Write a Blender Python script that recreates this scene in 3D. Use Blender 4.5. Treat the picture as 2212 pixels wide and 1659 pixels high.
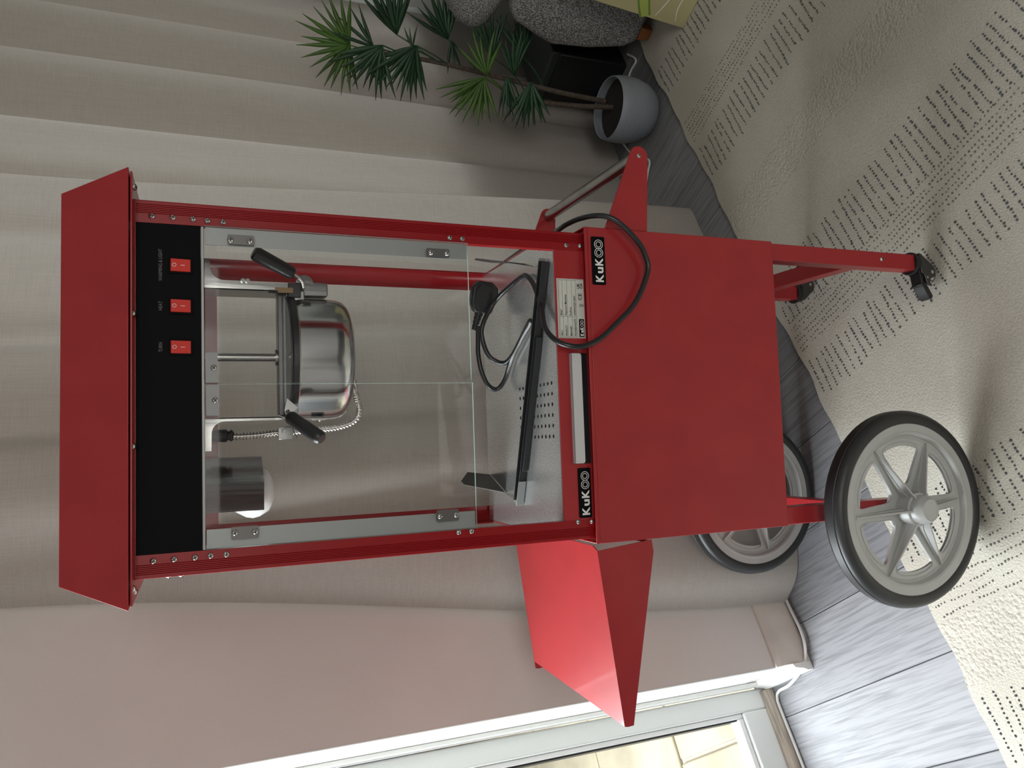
import bpy, math, random
import numpy as np
from mathutils import Matrix, Vector
random.seed(7)
R = math.radians
SC = bpy.context.scene
COL = SC.collection
for o in list(bpy.data.objects):
    bpy.data.objects.remove(o, do_unlink=True)

# ------------------------------------------------------------------ camera, world, lights, exposure
FLOOR = 0.796                      # height of the cart top above the floor
yaw, pitch, roll = R(4.30846), R(22.05916), R(0.35075)
fwd = Vector((math.sin(yaw)*math.cos(pitch), math.cos(yaw)*math.cos(pitch), -math.sin(pitch)))
rgt = Vector((math.cos(yaw), -math.sin(yaw), 0))
dwn = fwd.cross(rgt)
r2 = math.cos(roll)*rgt + math.sin(roll)*dwn
d2 = -math.sin(roll)*rgt + math.cos(roll)*dwn
cam_data = bpy.data.cameras.new('camera')
cam = bpy.data.objects.new('camera', cam_data)
COL.objects.link(cam)
cam_data.sensor_fit = 'HORIZONTAL'
cam_data.sensor_width = 36.0
cam_data.lens = 36.0*1660.0/2212.0
cam_data.clip_start = 0.02
# the photograph is stored on its side: image right is down, image up is right
cam.matrix_world = Matrix(((d2.x, r2.x, -fwd.x, -0.080574), (d2.y, r2.y, -fwd.y, -1.069164),
                           (d2.z, r2.z, -fwd.z, 0.560993+FLOOR), (0, 0, 0, 1)))
SC.camera = cam

RA = R(30.0)                       # the room is turned 30 degrees against the cart
ROOM = Matrix.Rotation(RA, 4, 'Z')
IDENT = Matrix.Identity(4)

world = bpy.data.worlds.new('world')
SC.world = world
world.use_nodes = True
bg = world.node_tree.nodes['Background']
bg.inputs[0].default_value = (0.92, 0.96, 1.0, 1)
bg.inputs[1].default_value = 0.13

def area_light(name, loc_room, target_room, sx, sy, watts, col):
    l = bpy.data.lights.new(name, 'AREA')
    l.shape = 'RECTANGLE'; l.size = sx; l.size_y = sy; l.energy = watts; l.color = col
    o = bpy.data.objects.new(name, l); COL.objects.link(o)
    p = ROOM @ Vector(loc_room); t = ROOM @ Vector(target_room)
    z = (p-t).normalized(); x = Vector((0, 0, 1)).cross(z).normalized(); y = z.cross(x)
    o.matrix_world = Matrix(((x.x, y.x, z.x, p.x), (x.y, y.y, z.y, p.y), (x.z, y.z, z.z, p.z), (0, 0, 0, 1)))
    return o
area_light('door_daylight', (-1.75, 1.60, 1.85), (-1.15, 0.4, 0.95), 3.2, 1.5, 255, (0.93, 0.97, 1.0))
area_light('garden_skylight', (-0.9, 2.6, 3.0), (-0.9, 2.0, 0.0), 3.0, 2.0, 22, (0.95, 0.97, 1.0))
area_light('window_daylight', (1.07, 1.20, 1.45), (1.07, 0.5, 1.30), 1.9, 1.5, 5.0, (1.0, 0.92, 0.78))
area_light('rear_fill_light', (-1.5, -3.2, 1.80), (0.1, 0.4, 1.05), 1.8, 1.1, 25, (1.0, 0.96, 0.90))  # added fill from behind the camera; no window is built there

vs = SC.view_settings
vs.view_transform = 'Standard'; vs.look = 'None'; vs.exposure = 0.28; vs.gamma = 1.0
vs.use_curve_mapping = False
SC.cycles.max_bounces = 10
SC.cycles.transparent_max_bounces = 16
SC.cycles.caustics_reflective = False
SC.cycles.caustics_refractive = False
SC.cycles.use_denoising = True

# ------------------------------------------------------------------ materials
def _mat(name):
    m = bpy.data.materials.new(name); m.use_nodes = True
    return m, m.node_tree.nodes, m.node_tree.links, m.node_tree.nodes['Principled BSDF']
def rgba(c): return (c[0], c[1], c[2], 1)
def mat(name, col, rough=0.5, metal=0.0, coat=0.0, var=0.0, vscale=8.0, bump=0.0, bscale=60.0, stretch=None, spec=None, ramp=(0.35, 0.65), trans=0.0):
    m, N, L, b = _mat(name)
    b.inputs['Base Color'].default_value = rgba(col)
    b.inputs['Roughness'].default_value = rough
    b.inputs['Metallic'].default_value = metal
    b.inputs['Coat Weight'].default_value = coat
    b.inputs['Coat Roughness'].default_value = 0.08
    if spec is not None: b.inputs['Specular IOR Level'].default_value = spec
    if trans: b.inputs['Transmission Weight'].default_value = trans
    tc = None
    if var or bump:
        tc = N.new('ShaderNodeTexCoord'); mp = N.new('ShaderNodeMapping')
        if stretch: mp.inputs['Scale'].default_value = stretch
        L.new(tc.outputs['Object'], mp.inputs[0])
    if var:
        n = N.new('ShaderNodeTexNoise'); n.inputs['Scale'].default_value = vscale; n.inputs['Detail'].default_value = 5
        L.new(mp.outputs[0], n.inputs['Vector'])
        r = N.new('ShaderNodeValToRGB'); r.color_ramp.elements[0].position = ramp[0]; r.color_ramp.elements[1].position = ramp[1]
        r.color_ramp.elements[0].color = rgba([max(0, c*(1-var)) for c in col]); r.color_ramp.elements[1].color = rgba([min(1, c*(1+var)) for c in col])
        L.new(n.outputs[0], r.inputs[0]); L.new(r.outputs[0], b.inputs['Base Color'])
    if bump:
        n2 = N.new('ShaderNodeTexNoise'); n2.inputs['Scale'].default_value = bscale; n2.inputs['Detail'].default_value = 4
        L.new(mp.outputs[0], n2.inputs['Vector'])
        bp = N.new('ShaderNodeBump'); bp.inputs['Strength'].default_value = bump; bp.inputs['Distance'].default_value = 0.002
        L.new(n2.outputs[0], bp.inputs['Height']); L.new(bp.outputs[0], b.inputs['Normal'])
    return m

def glass_mat(name, tint=(1, 1, 1), refl=1.0):
    m, N, L, b = _mat(name)
    N.remove(b); out = N['Material Output']
    t = N.new('ShaderNodeBsdfTransparent'); t.inputs[0].default_value = rgba(tint)
    g = N.new('ShaderNodeBsdfGlossy'); g.inputs['Roughness'].default_value = 0.03
    f = N.new('ShaderNodeFresnel'); f.inputs[0].default_value = 1.45
    mu = N.new('ShaderNodeMath'); mu.operation = 'MULTIPLY'; mu.inputs[1].default_value = refl
    mx = N.new('ShaderNodeMixShader')
    ge = N.new('ShaderNodeNewGeometry'); inv = N.new('ShaderNodeMath'); inv.operation = 'SUBTRACT'; inv.inputs[0].default_value = 1.0
    m2 = N.new('ShaderNodeMath'); m2.operation = 'MULTIPLY'
    L.new(ge.outputs['Backfacing'], inv.inputs[1]); L.new(inv.outputs[0], m2.inputs[1]); L.new(mu.outputs[0], m2.inputs[0])
    L.new(f.outputs[0], mu.inputs[0]); L.new(m2.outputs[0], mx.inputs[0]); L.new(t.outputs[0], mx.inputs[1]); L.new(g.outputs[0], mx.inputs[2])
    L.new(mx.outputs[0], out.inputs[0])
    return m

def brushed(name, col, rough, axis_scale, var=0.12):
    m = mat(name, col, rough, 1.0, var=var, vscale=30, stretch=axis_scale, bump=0.12, bscale=120)
    return m

def speckled_steel(name):
    m, N, L, b = _mat(name)
    b.inputs['Metallic'].default_value = 0.82
    tc = N.new('ShaderNodeTexCoord')
    n = N.new('ShaderNodeTexNoise'); n.inputs['Scale'].default_value = 520; n.inputs['Detail'].default_value = 1
    L.new(tc.outputs['Object'], n.inputs['Vector'])
    r = N.new('ShaderNodeValToRGB'); r.color_ramp.elements[0].position = 0.42; r.color_ramp.elements[1].position = 0.72
    r.color_ramp.elements[0].color = (0.62, 0.63, 0.63, 1); r.color_ramp.elements[1].color = (1.0, 1.0, 0.99, 1)
    L.new(n.outputs[0], r.inputs[0]); L.new(r.outputs[0], b.inputs['Base Color'])
    b.inputs['Roughness'].default_value = 0.24
    bp = N.new('ShaderNodeBump'); bp.inputs['Strength'].default_value = 0.25; bp.inputs['Distance'].default_value = 0.0006
    L.new(n.outputs[0], bp.inputs['Height']); L.new(bp.outputs[0], b.inputs['Normal'])
    return m

def fabric(name, col, col2, weave=900.0, bump=0.25, sheen=0.15, trans=0.0):
    m, N, L, b = _mat(name)
    b.inputs['Roughness'].default_value = 0.9
    b.inputs['Sheen Weight'].default_value = sheen
    b.inputs['Specular IOR Level'].default_value = 0.15
    tc = N.new('ShaderNodeTexCoord')
    acc = None
    cols = []
    for sc in ((weave, weave, 30), (weave*0.03, weave*0.03, weave)):
        mp = N.new('ShaderNodeMapping'); mp.inputs['Scale'].default_value = [s*0.35 for s in sc]
        L.new(tc.outputs['Object'], mp.inputs[0])
        n = N.new('ShaderNodeTexNoise'); n.inputs['Scale'].default_value = 1.0; n.inputs['Detail'].default_value = 3
        L.new(mp.outputs[0], n.inputs['Vector']); cols.append(n)
    ad = N.new('ShaderNodeMath'); ad.operation = 'ADD'
    L.new(cols[0].outputs[0], ad.inputs[0]); L.new(cols[1].outputs[0], ad.inputs[1])
    hf = N.new('ShaderNodeMath'); hf.operation = 'MULTIPLY'; hf.inputs[1].default_value = 0.5; L.new(ad.outputs[0], hf.inputs[0])
    r = N.new('ShaderNodeValToRGB'); r.color_ramp.elements[0].position = 0.36; r.color_ramp.elements[1].position = 0.64
    r.color_ramp.elements[0].color = rgba(col); r.color_ramp.elements[1].color = rgba(col2)
    L.new(hf.outputs[0], r.inputs[0]); L.new(r.outputs[0], b.inputs['Base Color'])
    bp = N.new('ShaderNodeBump'); bp.inputs['Strength'].default_value = bump; bp.inputs['Distance'].default_value = 0.001
    L.new(hf.outputs[0], bp.inputs['Height']); L.new(bp.outputs[0], b.inputs['Normal'])
    if trans:
        tr = N.new('ShaderNodeBsdfTranslucent'); L.new(r.outputs[0], tr.inputs[0])
        mx = N.new('ShaderNodeMixShader'); mx.inputs[0].default_value = trans
        L.new(b.outputs[0], mx.inputs[1]); L.new(tr.outputs[0], mx.inputs[2]); L.new(mx.outputs[0], N['Material Output'].inputs[0])
    return m

def knit(name, dark, light):
    m, N, L, b = _mat(name)
    b.inputs['Roughness'].default_value = 0.95
    b.inputs['Specular IOR Level'].default_value = 0.1
    tc = N.new('ShaderNodeTexCoord'); mp = N.new('ShaderNodeMapping'); mp.inputs['Scale'].default_value = (300, 300, 170)
    L.new(tc.outputs['Object'], mp.inputs[0])
    v = N.new('ShaderNodeTexVoronoi'); v.inputs['Scale'].default_value = 1.3
    L.new(mp.outputs[0], v.inputs['Vector'])
    r = N.new('ShaderNodeValToRGB'); r.color_ramp.elements[0].position = 0.15; r.color_ramp.elements[1].position = 0.62
    r.color_ramp.elements[0].color = rgba(light); r.color_ramp.elements[1].color = rgba(dark)
    L.new(v.outputs['Distance'], r.inputs[0]); L.new(r.outputs[0], b.inputs['Base Color'])
    bp = N.new('ShaderNodeBump'); bp.inputs['Strength'].default_value = 0.8; bp.inputs['Distance'].default_value = 0.004; bp.invert = True
    L.new(v.outputs['Distance'], bp.inputs['Height']); L.new(bp.outputs[0], b.inputs['Normal'])
    return m

def plank_mat():
    m, N, L, b = _mat('plank_wood')
    b.inputs['Roughness'].default_value = 0.5; b.inputs['Specular IOR Level'].default_value = 0.3
    tc = N.new('ShaderNodeTexCoord'); oi = N.new('ShaderNodeObjectInfo')
    off = N.new('ShaderNodeVectorMath'); off.operation = 'SCALE'; off.inputs[0].default_value = (31, 47, 5)
    L.new(oi.outputs['Random'], off.inputs['Scale'])
    add = N.new('ShaderNodeVectorMath'); add.operation = 'ADD'
    L.new(tc.outputs['Object'], add.inputs[0]); L.new(off.outputs[0], add.inputs[1])
    mp = N.new('ShaderNodeMapping'); mp.inputs['Scale'].default_value = (70, 3.0, 1)
    L.new(add.outputs[0], mp.inputs[0])
    n = N.new('ShaderNodeTexNoise'); n.inputs['Scale'].default_value = 2.2; n.inputs['Detail'].default_value = 9; n.inputs['Distortion'].default_value = 0.5
    L.new(mp.outputs[0], n.inputs['Vector'])
    r = N.new('ShaderNodeValToRGB')
    r.color_ramp.elements[0].position = 0.34; r.color_ramp.elements[0].color = (0.185, 0.187, 0.196, 1)
    r.color_ramp.elements[1].position = 0.56; r.color_ramp.elements[1].color = (0.275, 0.278, 0.29, 1)
    L.new(n.outputs[0], r.inputs[0])
    # every board has its own shade of grey
    r2 = N.new('ShaderNodeValToRGB'); r2.color_ramp.elements[0].color = (0.66, 0.66, 0.67, 1); r2.color_ramp.elements[1].color = (1.12, 1.12, 1.13, 1)
    L.new(oi.outputs['Random'], r2.inputs[0])
    mx = N.new('ShaderNodeMix'); mx.data_type = 'RGBA'; mx.blend_type = 'MULTIPLY'; mx.inputs[0].default_value = 1.0
    L.new(r.outputs[0], mx.inputs[6]); L.new(r2.outputs[0], mx.inputs[7]); L.new(mx.outputs[2], b.inputs['Base Color'])
    bp = N.new('ShaderNodeBump'); bp.inputs['Strength'].default_value = 0.25; bp.inputs['Distance'].default_value = 0.001
    L.new(n.outputs[0], bp.inputs['Height']); L.new(bp.outputs[0], b.inputs['Normal'])
    return m

BUMPY = [(0.655, 0.765), (-0.505, -0.385)]
def rug_mat():
    m, N, L, b = _mat('rug_pile')
    b.inputs['Roughness'].default_value = 0.95
    b.inputs['Specular IOR Level'].default_value = 0.08
    b.inputs['Sheen Weight'].default_value = 0.2
    tc = N.new('ShaderNodeTexCoord')
    n = N.new('ShaderNodeTexNoise'); n.inputs['Scale'].default_value = 260; n.inputs['Detail'].default_value = 4
    L.new(tc.outputs['Object'], n.inputs['Vector'])
    n2 = N.new('ShaderNodeTexNoise'); n2.inputs['Scale'].default_value = 5; n2.inputs['Detail'].default_value = 3
    L.new(tc.outputs['Object'], n2.inputs['Vector'])
    v = N.new('ShaderNodeTexVoronoi'); v.inputs['Scale'].default_value = 130
    L.new(tc.outputs['Object'], v.inputs['Vector'])
    sx = N.new('ShaderNodeSeparateXYZ'); L.new(tc.outputs['Object'], sx.inputs[0])
    mask = None
    for lo, hi in BUMPY:
        g = N.new('ShaderNodeMath'); g.operation = 'GREATER_THAN'; g.inputs[1].default_value = lo; L.new(sx.outputs[0], g.inputs[0])
        l = N.new('ShaderNodeMath'); l.operation = 'LESS_THAN'; l.inputs[1].default_value = hi; L.new(sx.outputs[0], l.inputs[0])
        k = N.new('ShaderNodeMath'); k.operation = 'MULTIPLY'; L.new(g.outputs[0], k.inputs[0]); L.new(l.outputs[0], k.inputs[1])
        if mask is None: mask = k
        else:
            a = N.new('ShaderNodeMath'); a.operation = 'ADD'; L.new(mask.outputs[0], a.inputs[0]); L.new(k.outputs[0], a.inputs[1]); mask = a
    r = N.new('ShaderNodeValToRGB'); r.color_ramp.elements[0].position = 0.3; r.color_ramp.elements[1].position = 0.7
    r.color_ramp.elements[0].color = (0.42, 0.393, 0.332, 1); r.color_ramp.elements[1].color = (0.60, 0.568, 0.49, 1)
    ad = N.new('ShaderNodeMath'); ad.operation = 'ADD'; L.new(n.outputs[0], ad.inputs[0]); L.new(n2.outputs[0], ad.inputs[1])
    hf = N.new('ShaderNodeMath'); hf.operation = 'MULTIPLY'; hf.inputs[1].default_value = 0.5; L.new(ad.outputs[0], hf.inputs[0])
    L.new(hf.outputs[0], r.inputs[0]); L.new(r.outputs[0], b.inputs['Base Color'])
    # height: fine pile, plus round loops in the knobbly bands
    vm = N.new('ShaderNodeMath'); vm.operation = 'MULTIPLY'; L.new(v.outputs['Distance'], vm.inputs[0]); L.new(mask.outputs[0], vm.inputs[1])
    vs_ = N.new('ShaderNodeMath'); vs_.operation = 'MULTIPLY'; vs_.inputs[1].default_value = -1.25; L.new(vm.outputs[0], vs_.inputs[0])
    h = N.new('ShaderNodeMath'); h.operation = 'ADD'; L.new(n.outputs[0], h.inputs[0]); L.new(vs_.outputs[0], h.inputs[1])
    bp = N.new('ShaderNodeBump'); bp.inputs['Strength'].default_value = 0.75; bp.inputs['Distance'].default_value = 0.003
    L.new(h.outputs[0], bp.inputs['Height']); L.new(bp.outputs[0], b.inputs['Normal'])
    return m

RED = mat('red_powder_coat', (0.34, 0.021, 0.025), 0.40, 0.0, coat=0.28, var=0.05, vscale=14, bump=0.03, bscale=35, spec=0.22)
REDRAIL = mat('red_rail_paint', (0.27, 0.007, 0.010), 0.32, 0.0, coat=0.12, spec=0.25)
BLACK = mat('black_panel', (0.0035, 0.0035, 0.0045), 0.6, spec=0.08)
PLASTIC = mat('black_plastic', (0.012, 0.012, 0.013), 0.38)
RUBBER = mat('black_rubber', (0.018, 0.019, 0.020), 0.42)
CHROME = mat('chrome', (0.75, 0.74, 0.72), 0.16, 1.0)
RECESSDARK = mat('recess_dark', (0.02, 0.02, 0.02), 0.6)  # shade of screw recesses and tray holes put into the colour
STEEL = brushed('brushed_steel', (0.40, 0.40, 0.395), 0.22, (1, 1, 0.06))
KETTLE = brushed('kettle_aluminium', (0.55, 0.55, 0.545), 0.17, (1, 1, 0.05), 0.08)
ALU = mat('aluminium_strip', (0.30, 0.31, 0.31), 0.5, 0.7)
PLATE = mat('grey_clamp_plate', (0.13, 0.125, 0.12), 0.4, 0.6)
DARKSTEEL = mat('dark_steel', (0.10, 0.10, 0.10), 0.3, 0.8)
SPECK = speckled_steel('speckled_steel')
GLASS = glass_mat('door_glass', (0.985, 0.992, 0.988), 0.55)
SIDEGLASS = glass_mat('side_glass', (0.985, 0.992, 0.988), 0.5)
WINGLASS = glass_mat('window_glass', (0.97, 0.98, 0.98))
GEDGE = mat('glass_edge', (0.50, 0.68, 0.62), 0.2)
SWITCHRED = mat('switch_red', (0.62, 0.03, 0.02), 0.25)
WHITE = mat('white_print', (0.80, 0.80, 0.78), 0.5)
GREYPRINT = mat('grey_print', (0.16, 0.16, 0.155), 0.6)
BLACKPRINT = mat('black_print', (0.02, 0.02, 0.02), 0.6)
STICKER = mat('sticker_paper', (0.62, 0.63, 0.58), 0.35)
BULB = mat('white_bulb', (0.86, 0.87, 0.87), 0.12)
DRAWER = mat('drawer_grey', (0.56, 0.56, 0.57), 0.35)
WHEELGREY = mat('wheel_grey_plastic', (0.43, 0.44, 0.43), 0.33, var=0.03, vscale=30)
CABLE = mat('black_cable', (0.012, 0.013, 0.015), 0.28)
WALLP = mat('wall_paint', (0.70, 0.655, 0.63), 0.75, var=0.03, vscale=4, bump=0.25, bscale=70)
WHITEWALL = mat('white_wall_paint', (0.70, 0.73, 0.72), 0.7, bump=0.1, bscale=60)
GLOSSWHITE = mat('white_gloss_paint', (0.84, 0.85, 0.83), 0.35, bump=0.06, bscale=40)
SKIRT = mat('skirting_paint', (0.66, 0.62, 0.575), 0.4, var=0.10, vscale=9, bump=0.1, bscale=40)
UPVC = mat('white_upvc', (0.80, 0.83, 0.82), 0.3)
BEAD = mat('white_glazing_bead', (0.86, 0.87, 0.87), 0.3)
OLDWOOD = mat('worn_wood', (0.50, 0.44, 0.37), 0.6, var=0.25, vscale=6, stretch=(2, 30, 30), bump=0.2)
PATIO = mat('sandstone', (0.33, 0.29, 0.205), 0.8, var=0.22, vscale=3.2, bump=0.4, bscale=25)
CURTAIN = fabric('curtain_linen', (0.42, 0.388, 0.355), (0.495, 0.458, 0.42), weave=2200.0, bump=0.2, trans=0.25)
SOFA = knit('sofa_knit', (0.13, 0.13, 0.13), (0.62, 0.62, 0.605))
CUSHION = knit('cushion_knit', (0.14, 0.14, 0.14), (0.64, 0.635, 0.625))
POT = mat('blue_grey_ceramic', (0.25, 0.275, 0.31), 0.5, var=0.05, vscale=10, stretch=(1, 1, 12), bump=0.15, bscale=30)
SOIL = mat('dark_soil', (0.02, 0.018, 0.015), 0.95, bump=0.8, bscale=80)
LEAF = mat('dark_green_leaf', (0.016, 0.058, 0.024), 0.42, var=0.3, vscale=9)
LEAFY = mat('bright_green_leaf', (0.060, 0.135, 0.020), 0.42, var=0.3, vscale=9)
BARK = mat('plant_stem', (0.085, 0.065, 0.05), 0.8, var=0.3, vscale=30, stretch=(1, 1, 6), bump=0.5)
CANVAS = mat('olive_canvas', (0.42, 0.38, 0.20), 0.8, var=0.07, vscale=5, bump=0.1, bscale=200)
STEMGREEN = mat('painted_green', (0.34, 0.40, 0.09), 0.8)
STEMEDGE = mat('painted_dark_green', (0.13, 0.24, 0.03), 0.8)
ORANGEWOOD = mat('orange_wood', (0.30, 0.11, 0.03), 0.5, var=0.2, vscale=10, stretch=(1, 1, 8))
BLACKBOX = mat('black_box', (0.010, 0.011, 0.012), 0.45)
WHITECABLE = mat('white_cable', (0.72, 0.73, 0.72), 0.4)
TUFT = mat('grey_tuft', (0.10, 0.105, 0.11), 0.95, spec=0.05)
TUFTPALE = mat('pale_grey_tuft', (0.17, 0.165, 0.15), 0.95, spec=0.05)
PLANK = plank_mat()
RUG = rug_mat()
RUGEDGE = mat('rug_binding', (0.55, 0.52, 0.45), 0.95, bump=0.6, bscale=200)

# ------------------------------------------------------------------ mesh helpers
class G:
    def __init__(s): s.v = []; s.f = []; s.m = []
    def add(s, vs, fs, mi=0):
        k = len(s.v); s.v += [tuple(p) for p in vs]
        for f in fs: s.f.append([i+k for i in f]); s.m.append(mi)
        return s
    def box(s, x0, x1, y0, y1, z0, z1, mi=0, M=None):
        vs = [Vector((x, y, z)) for z in (z0, z1) for y in (y0, y1) for x in (x0, x1)]
        if M: vs = [M @ v for v in vs]
        return s.add(vs, [(0, 2, 3, 1), (4, 5, 7, 6), (0, 1, 5, 4), (2, 6, 7, 3), (0, 4, 6, 2), (1, 3, 7, 5)], mi)
    def prism(s, poly, lo, hi, axis='z', mi=0, M=None):
        # axis z: poly (x,y); axis y: poly (x,z); axis x: poly (y,z)
        def mk(p, t): return {'z': (p[0], p[1], t), 'y': (p[0], t, p[1]), 'x': (t, p[0], p[1])}[axis]
        n = len(poly); vs = [mk(p, lo) for p in poly]+[mk(p, hi) for p in poly]
        if M: vs = [M @ Vector(v) for v in vs]
        fs = [list(range(n-1, -1, -1)), list(range(n, 2*n))]+[(i, (i+1) % n, n+(i+1) % n, n+i) for i in range(n)]
        return s.add(vs, fs, mi)
    def cyl(s, p0, p1, r0, r1=None, n=20, mi=0, caps=True):
        r1 = r0 if r1 is None else r1
        return s.lathe([(0 if caps else r0, 0), (r0, 0), (r1, 1), (0 if caps else r1, 1)], p0, p1, n, mi)
    def lathe(s, prof, p0, p1, n=32, mi=0):
        # profile (radius, t) with t measured in units of |p1-p0| along p0->p1
        p0 = Vector(p0); p1 = Vector(p1); d = (p1-p0); ln = d.length; d.normalize()
        x = d.orthogonal().normalized(); y = d.cross(x)
        vs = []; fs = []; rings = []
        for r, t in prof:
            c = p0+d*(t*ln)
            if r < 1e-7: rings.append([len(vs)]); vs.append(c)
            else:
                rings.append(list(range(len(vs), len(vs)+n)))
                vs += [c+x*(r*math.cos(2*math.pi*i/n))+y*(r*math.sin(2*math.pi*i/n)) for i in range(n)]
        for a, b in zip(rings[:-1], rings[1:]):
            for i in range(n):
                j = (i+1) % n
                if len(a) == 1 and len(b) == 1: break
                if len(a) == 1: fs.append((a[0], b[j], b[i]))
                elif len(b) == 1: fs.append((a[i], a[j], b[0]))
                else: fs.append((a[i], a[j], b[j], b[i]))
        return s.add(vs, fs, mi)
    def tube(s, pts, r, n=10, mi=0, caps=True):
        pts = [Vector(p) for p in pts]; m = len(pts)
        rr = r if hasattr(r, '__len__') else [r]*m
        T = [(pts[min(i+1, m-1)]-pts[max(i-1, 0)]).normalized() for i in range(m)]
        x = T[0].orthogonal().normalized(); vs = []; fs = []
        for i in range(m):
            x = (x-T[i]*x.dot(T[i])).normalized(); y = T[i].cross(x)
            vs += [pts[i]+x*(rr[i]*math.cos(2*math.pi*k/n))+y*(rr[i]*math.sin(2*math.pi*k/n)) for k in range(n)]
        for i in range(m-1):
            for k in range(n):
                fs.append((i*n+k, i*n+(k+1) % n, (i+1)*n+(k+1) % n, (i+1)*n+k))
        if caps: fs += [list(range(n-1, -1, -1)), list(range((m-1)*n, m*n))]
        return s.add(vs, fs, mi)
    def ring(s, c, ro, ri, ax, thick, n=28, mi=0):
        # flat annulus facing -Y (ax 'y')
        vs = []; fs = []
        for t in (0, thick):
            for r in (ro, ri):
                vs += [(c[0]+r*math.cos(2*math.pi*i/n), c[1]-t, c[2]+r*math.sin(2*math.pi*i/n)) for i in range(n)]
        for i in range(n):
            j = (i+1) % n
            fs += [(2*n+i, 2*n+j, 3*n+j, 3*n+i), (i, j, 2*n+j, 2*n+i), (n+j, n+i, 3*n+i, 3*n+j)]
        return s.add(vs, fs, mi)
    def mesh(s, name, mats, sharp=35):
        me = bpy.data.meshes.new(name)
        me.from_pydata([tuple(v) for v in s.v], [], s.f)
        for m in (mats if isinstance(mats, (list, tuple)) else [mats]): me.materials.append(m)
        me.polygons.foreach_set('material_index', s.m)
        me.shade_smooth()
        me.set_sharp_from_angle(angle=R(sharp))
        me.update()
        return me

WORLDM = {}
def link(o, M, parent=None):
    COL.objects.link(o)
    if parent is not None:
        o.parent = parent
        o.matrix_parent_inverse = WORLDM[parent.name].inverted()
    o.matrix_basis = M
    WORLDM[o.name] = M.copy()
    return o
def obj(name, g, mats, parent=None, M=IDENT, bevel=0.0, seg=2, sharp=35, solid=0.0, label=None):
    me = g.mesh(name, mats, sharp) if isinstance(g, G) else g
    o = bpy.data.objects.new(name, me)
    link(o, M, parent)
    if solid:
        md = o.modifiers.new('thickness', 'SOLIDIFY'); md.thickness = solid; md.offset = 0
    if bevel:
        md = o.modifiers.new('edge', 'BEVEL'); md.width = bevel; md.segments = seg; md.limit_method = 'ANGLE'; md.angle_limit = R(40)
        md.harden_normals = False
    if label: o['label'] = label
    return o
def tag(o, label, cat, group=None):
    o['label'] = label; o['category'] = cat
    if group: o['group'] = group
    return o
def thing(name, loc, label, cat, group=None, frame=IDENT):
    o = bpy.data.objects.new(name, None); o.empty_display_size = 0.05
    link(o, frame @ Matrix.Translation(loc))
    return tag(o, label, cat, group)
def struct(o): o['kind'] = 'structure'; return o

def catmull(P, k=8, closed=False):
    P = [np.array(p, float) for p in P]; out = []
    Q = [2*P[0]-P[1]]+P+[2*P[-1]-P[-2]]
    for i in range(1, len(Q)-2):
        a, b, c, d = Q[i-1], Q[i], Q[i+1], Q[i+2]
        for j in range(k):
            t = j/k
            out.append(0.5*((2*b)+(c-a)*t+(2*a-5*b+4*c-d)*t*t+(3*b-a-3*c+d)*t**3))
    out.append(P[-1])
    return [tuple(p) for p in out]
def arc(cx, cy, r, a0, a1, n=6):
    return [(cx+r*math.cos(R(a0+(a1-a0)*i/n)), cy+r*math.sin(R(a0+(a1-a0)*i/n))) for i in range(n+1)]
def rrect(x0, x1, y0, y1, r, n=4):
    return arc(x1-r, y1-r, r, 0, 90, n)+arc(x0+r, y1-r, r, 90, 180, n)+arc(x0+r, y0+r, r, 180, 270, n)+arc(x1-r, y0+r, r, 270, 360, n)

def text_geo(g, s, x, y, z, size, mi=0, align='LEFT', offset=0.0, width=None, depth=0.00025, M=None):
    """flat lettering facing -Y, baseline at (x, z)"""
    cu = bpy.data.curves.new('lettering', 'FONT'); cu.body = s; cu.size = size; cu.align_x = align; cu.offset = offset
    cu.resolution_u = 3; cu.extrude = 0.0
    o = bpy.data.objects.new('lettering', cu); COL.objects.link(o)
    dg = bpy.context.evaluated_depsgraph_get()
    me = bpy.data.meshes.new_from_object(o.evaluated_get(dg))
    co = [v.co.copy() for v in me.vertices]
    fs = [list(p.vertices) for p in me.polygons]
    bpy.data.objects.remove(o, do_unlink=True); bpy.data.curves.remove(cu); bpy.data.meshes.remove(me)
    if not co: return g
    xs = [c.x for c in co]; k = 1.0
    if width: k = width/(max(xs)-min(xs))
    ref = {'LEFT': min(xs), 'CENTER': 0.5*(min(xs)+max(xs)), 'RIGHT': max(xs)}[align]
    g.add([(x+(c.x-ref)*k, y-depth, z+c.y) for c in co], fs, mi)
    return g

def screw_mesh(name, r):
    g = G()
    g.lathe([(0, 0.0), (r, 0.0), (r*0.98, 0.25), (r*0.8, 0.62), (r*0.45, 0.9), (0, 1.0)], (0, 0.0005, 0), (0, -r*0.75, 0), 14, 0)
    for a in (35, 125):
        g.box(-r*0.62, r*0.62, -r*0.80, -r*0.5, -r*0.13, r*0.13, 1, Matrix.Rotation(R(a), 4, 'Y'))  # raised dark cross, the recess shade is in its colour
    return g.mesh(name, [CHROME, RECESSDARK])
SCREW = screw_mesh('screw', 0.0042)
def screw(parent, x, y, z, rot=None, sc=1.0):
    M = Matrix.Translation((x, y, z+FLOOR))
    if rot: M = M @ rot
    M = M @ Matrix.Rotation(random.uniform(0, 3), 4, 'Y') @ Matrix.Scale(sc, 4)
    return obj('screw', SCREW, None, parent, M)
UPZ = Matrix.Translation((0, 0, FLOOR))      # cart-top coordinates to world

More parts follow.
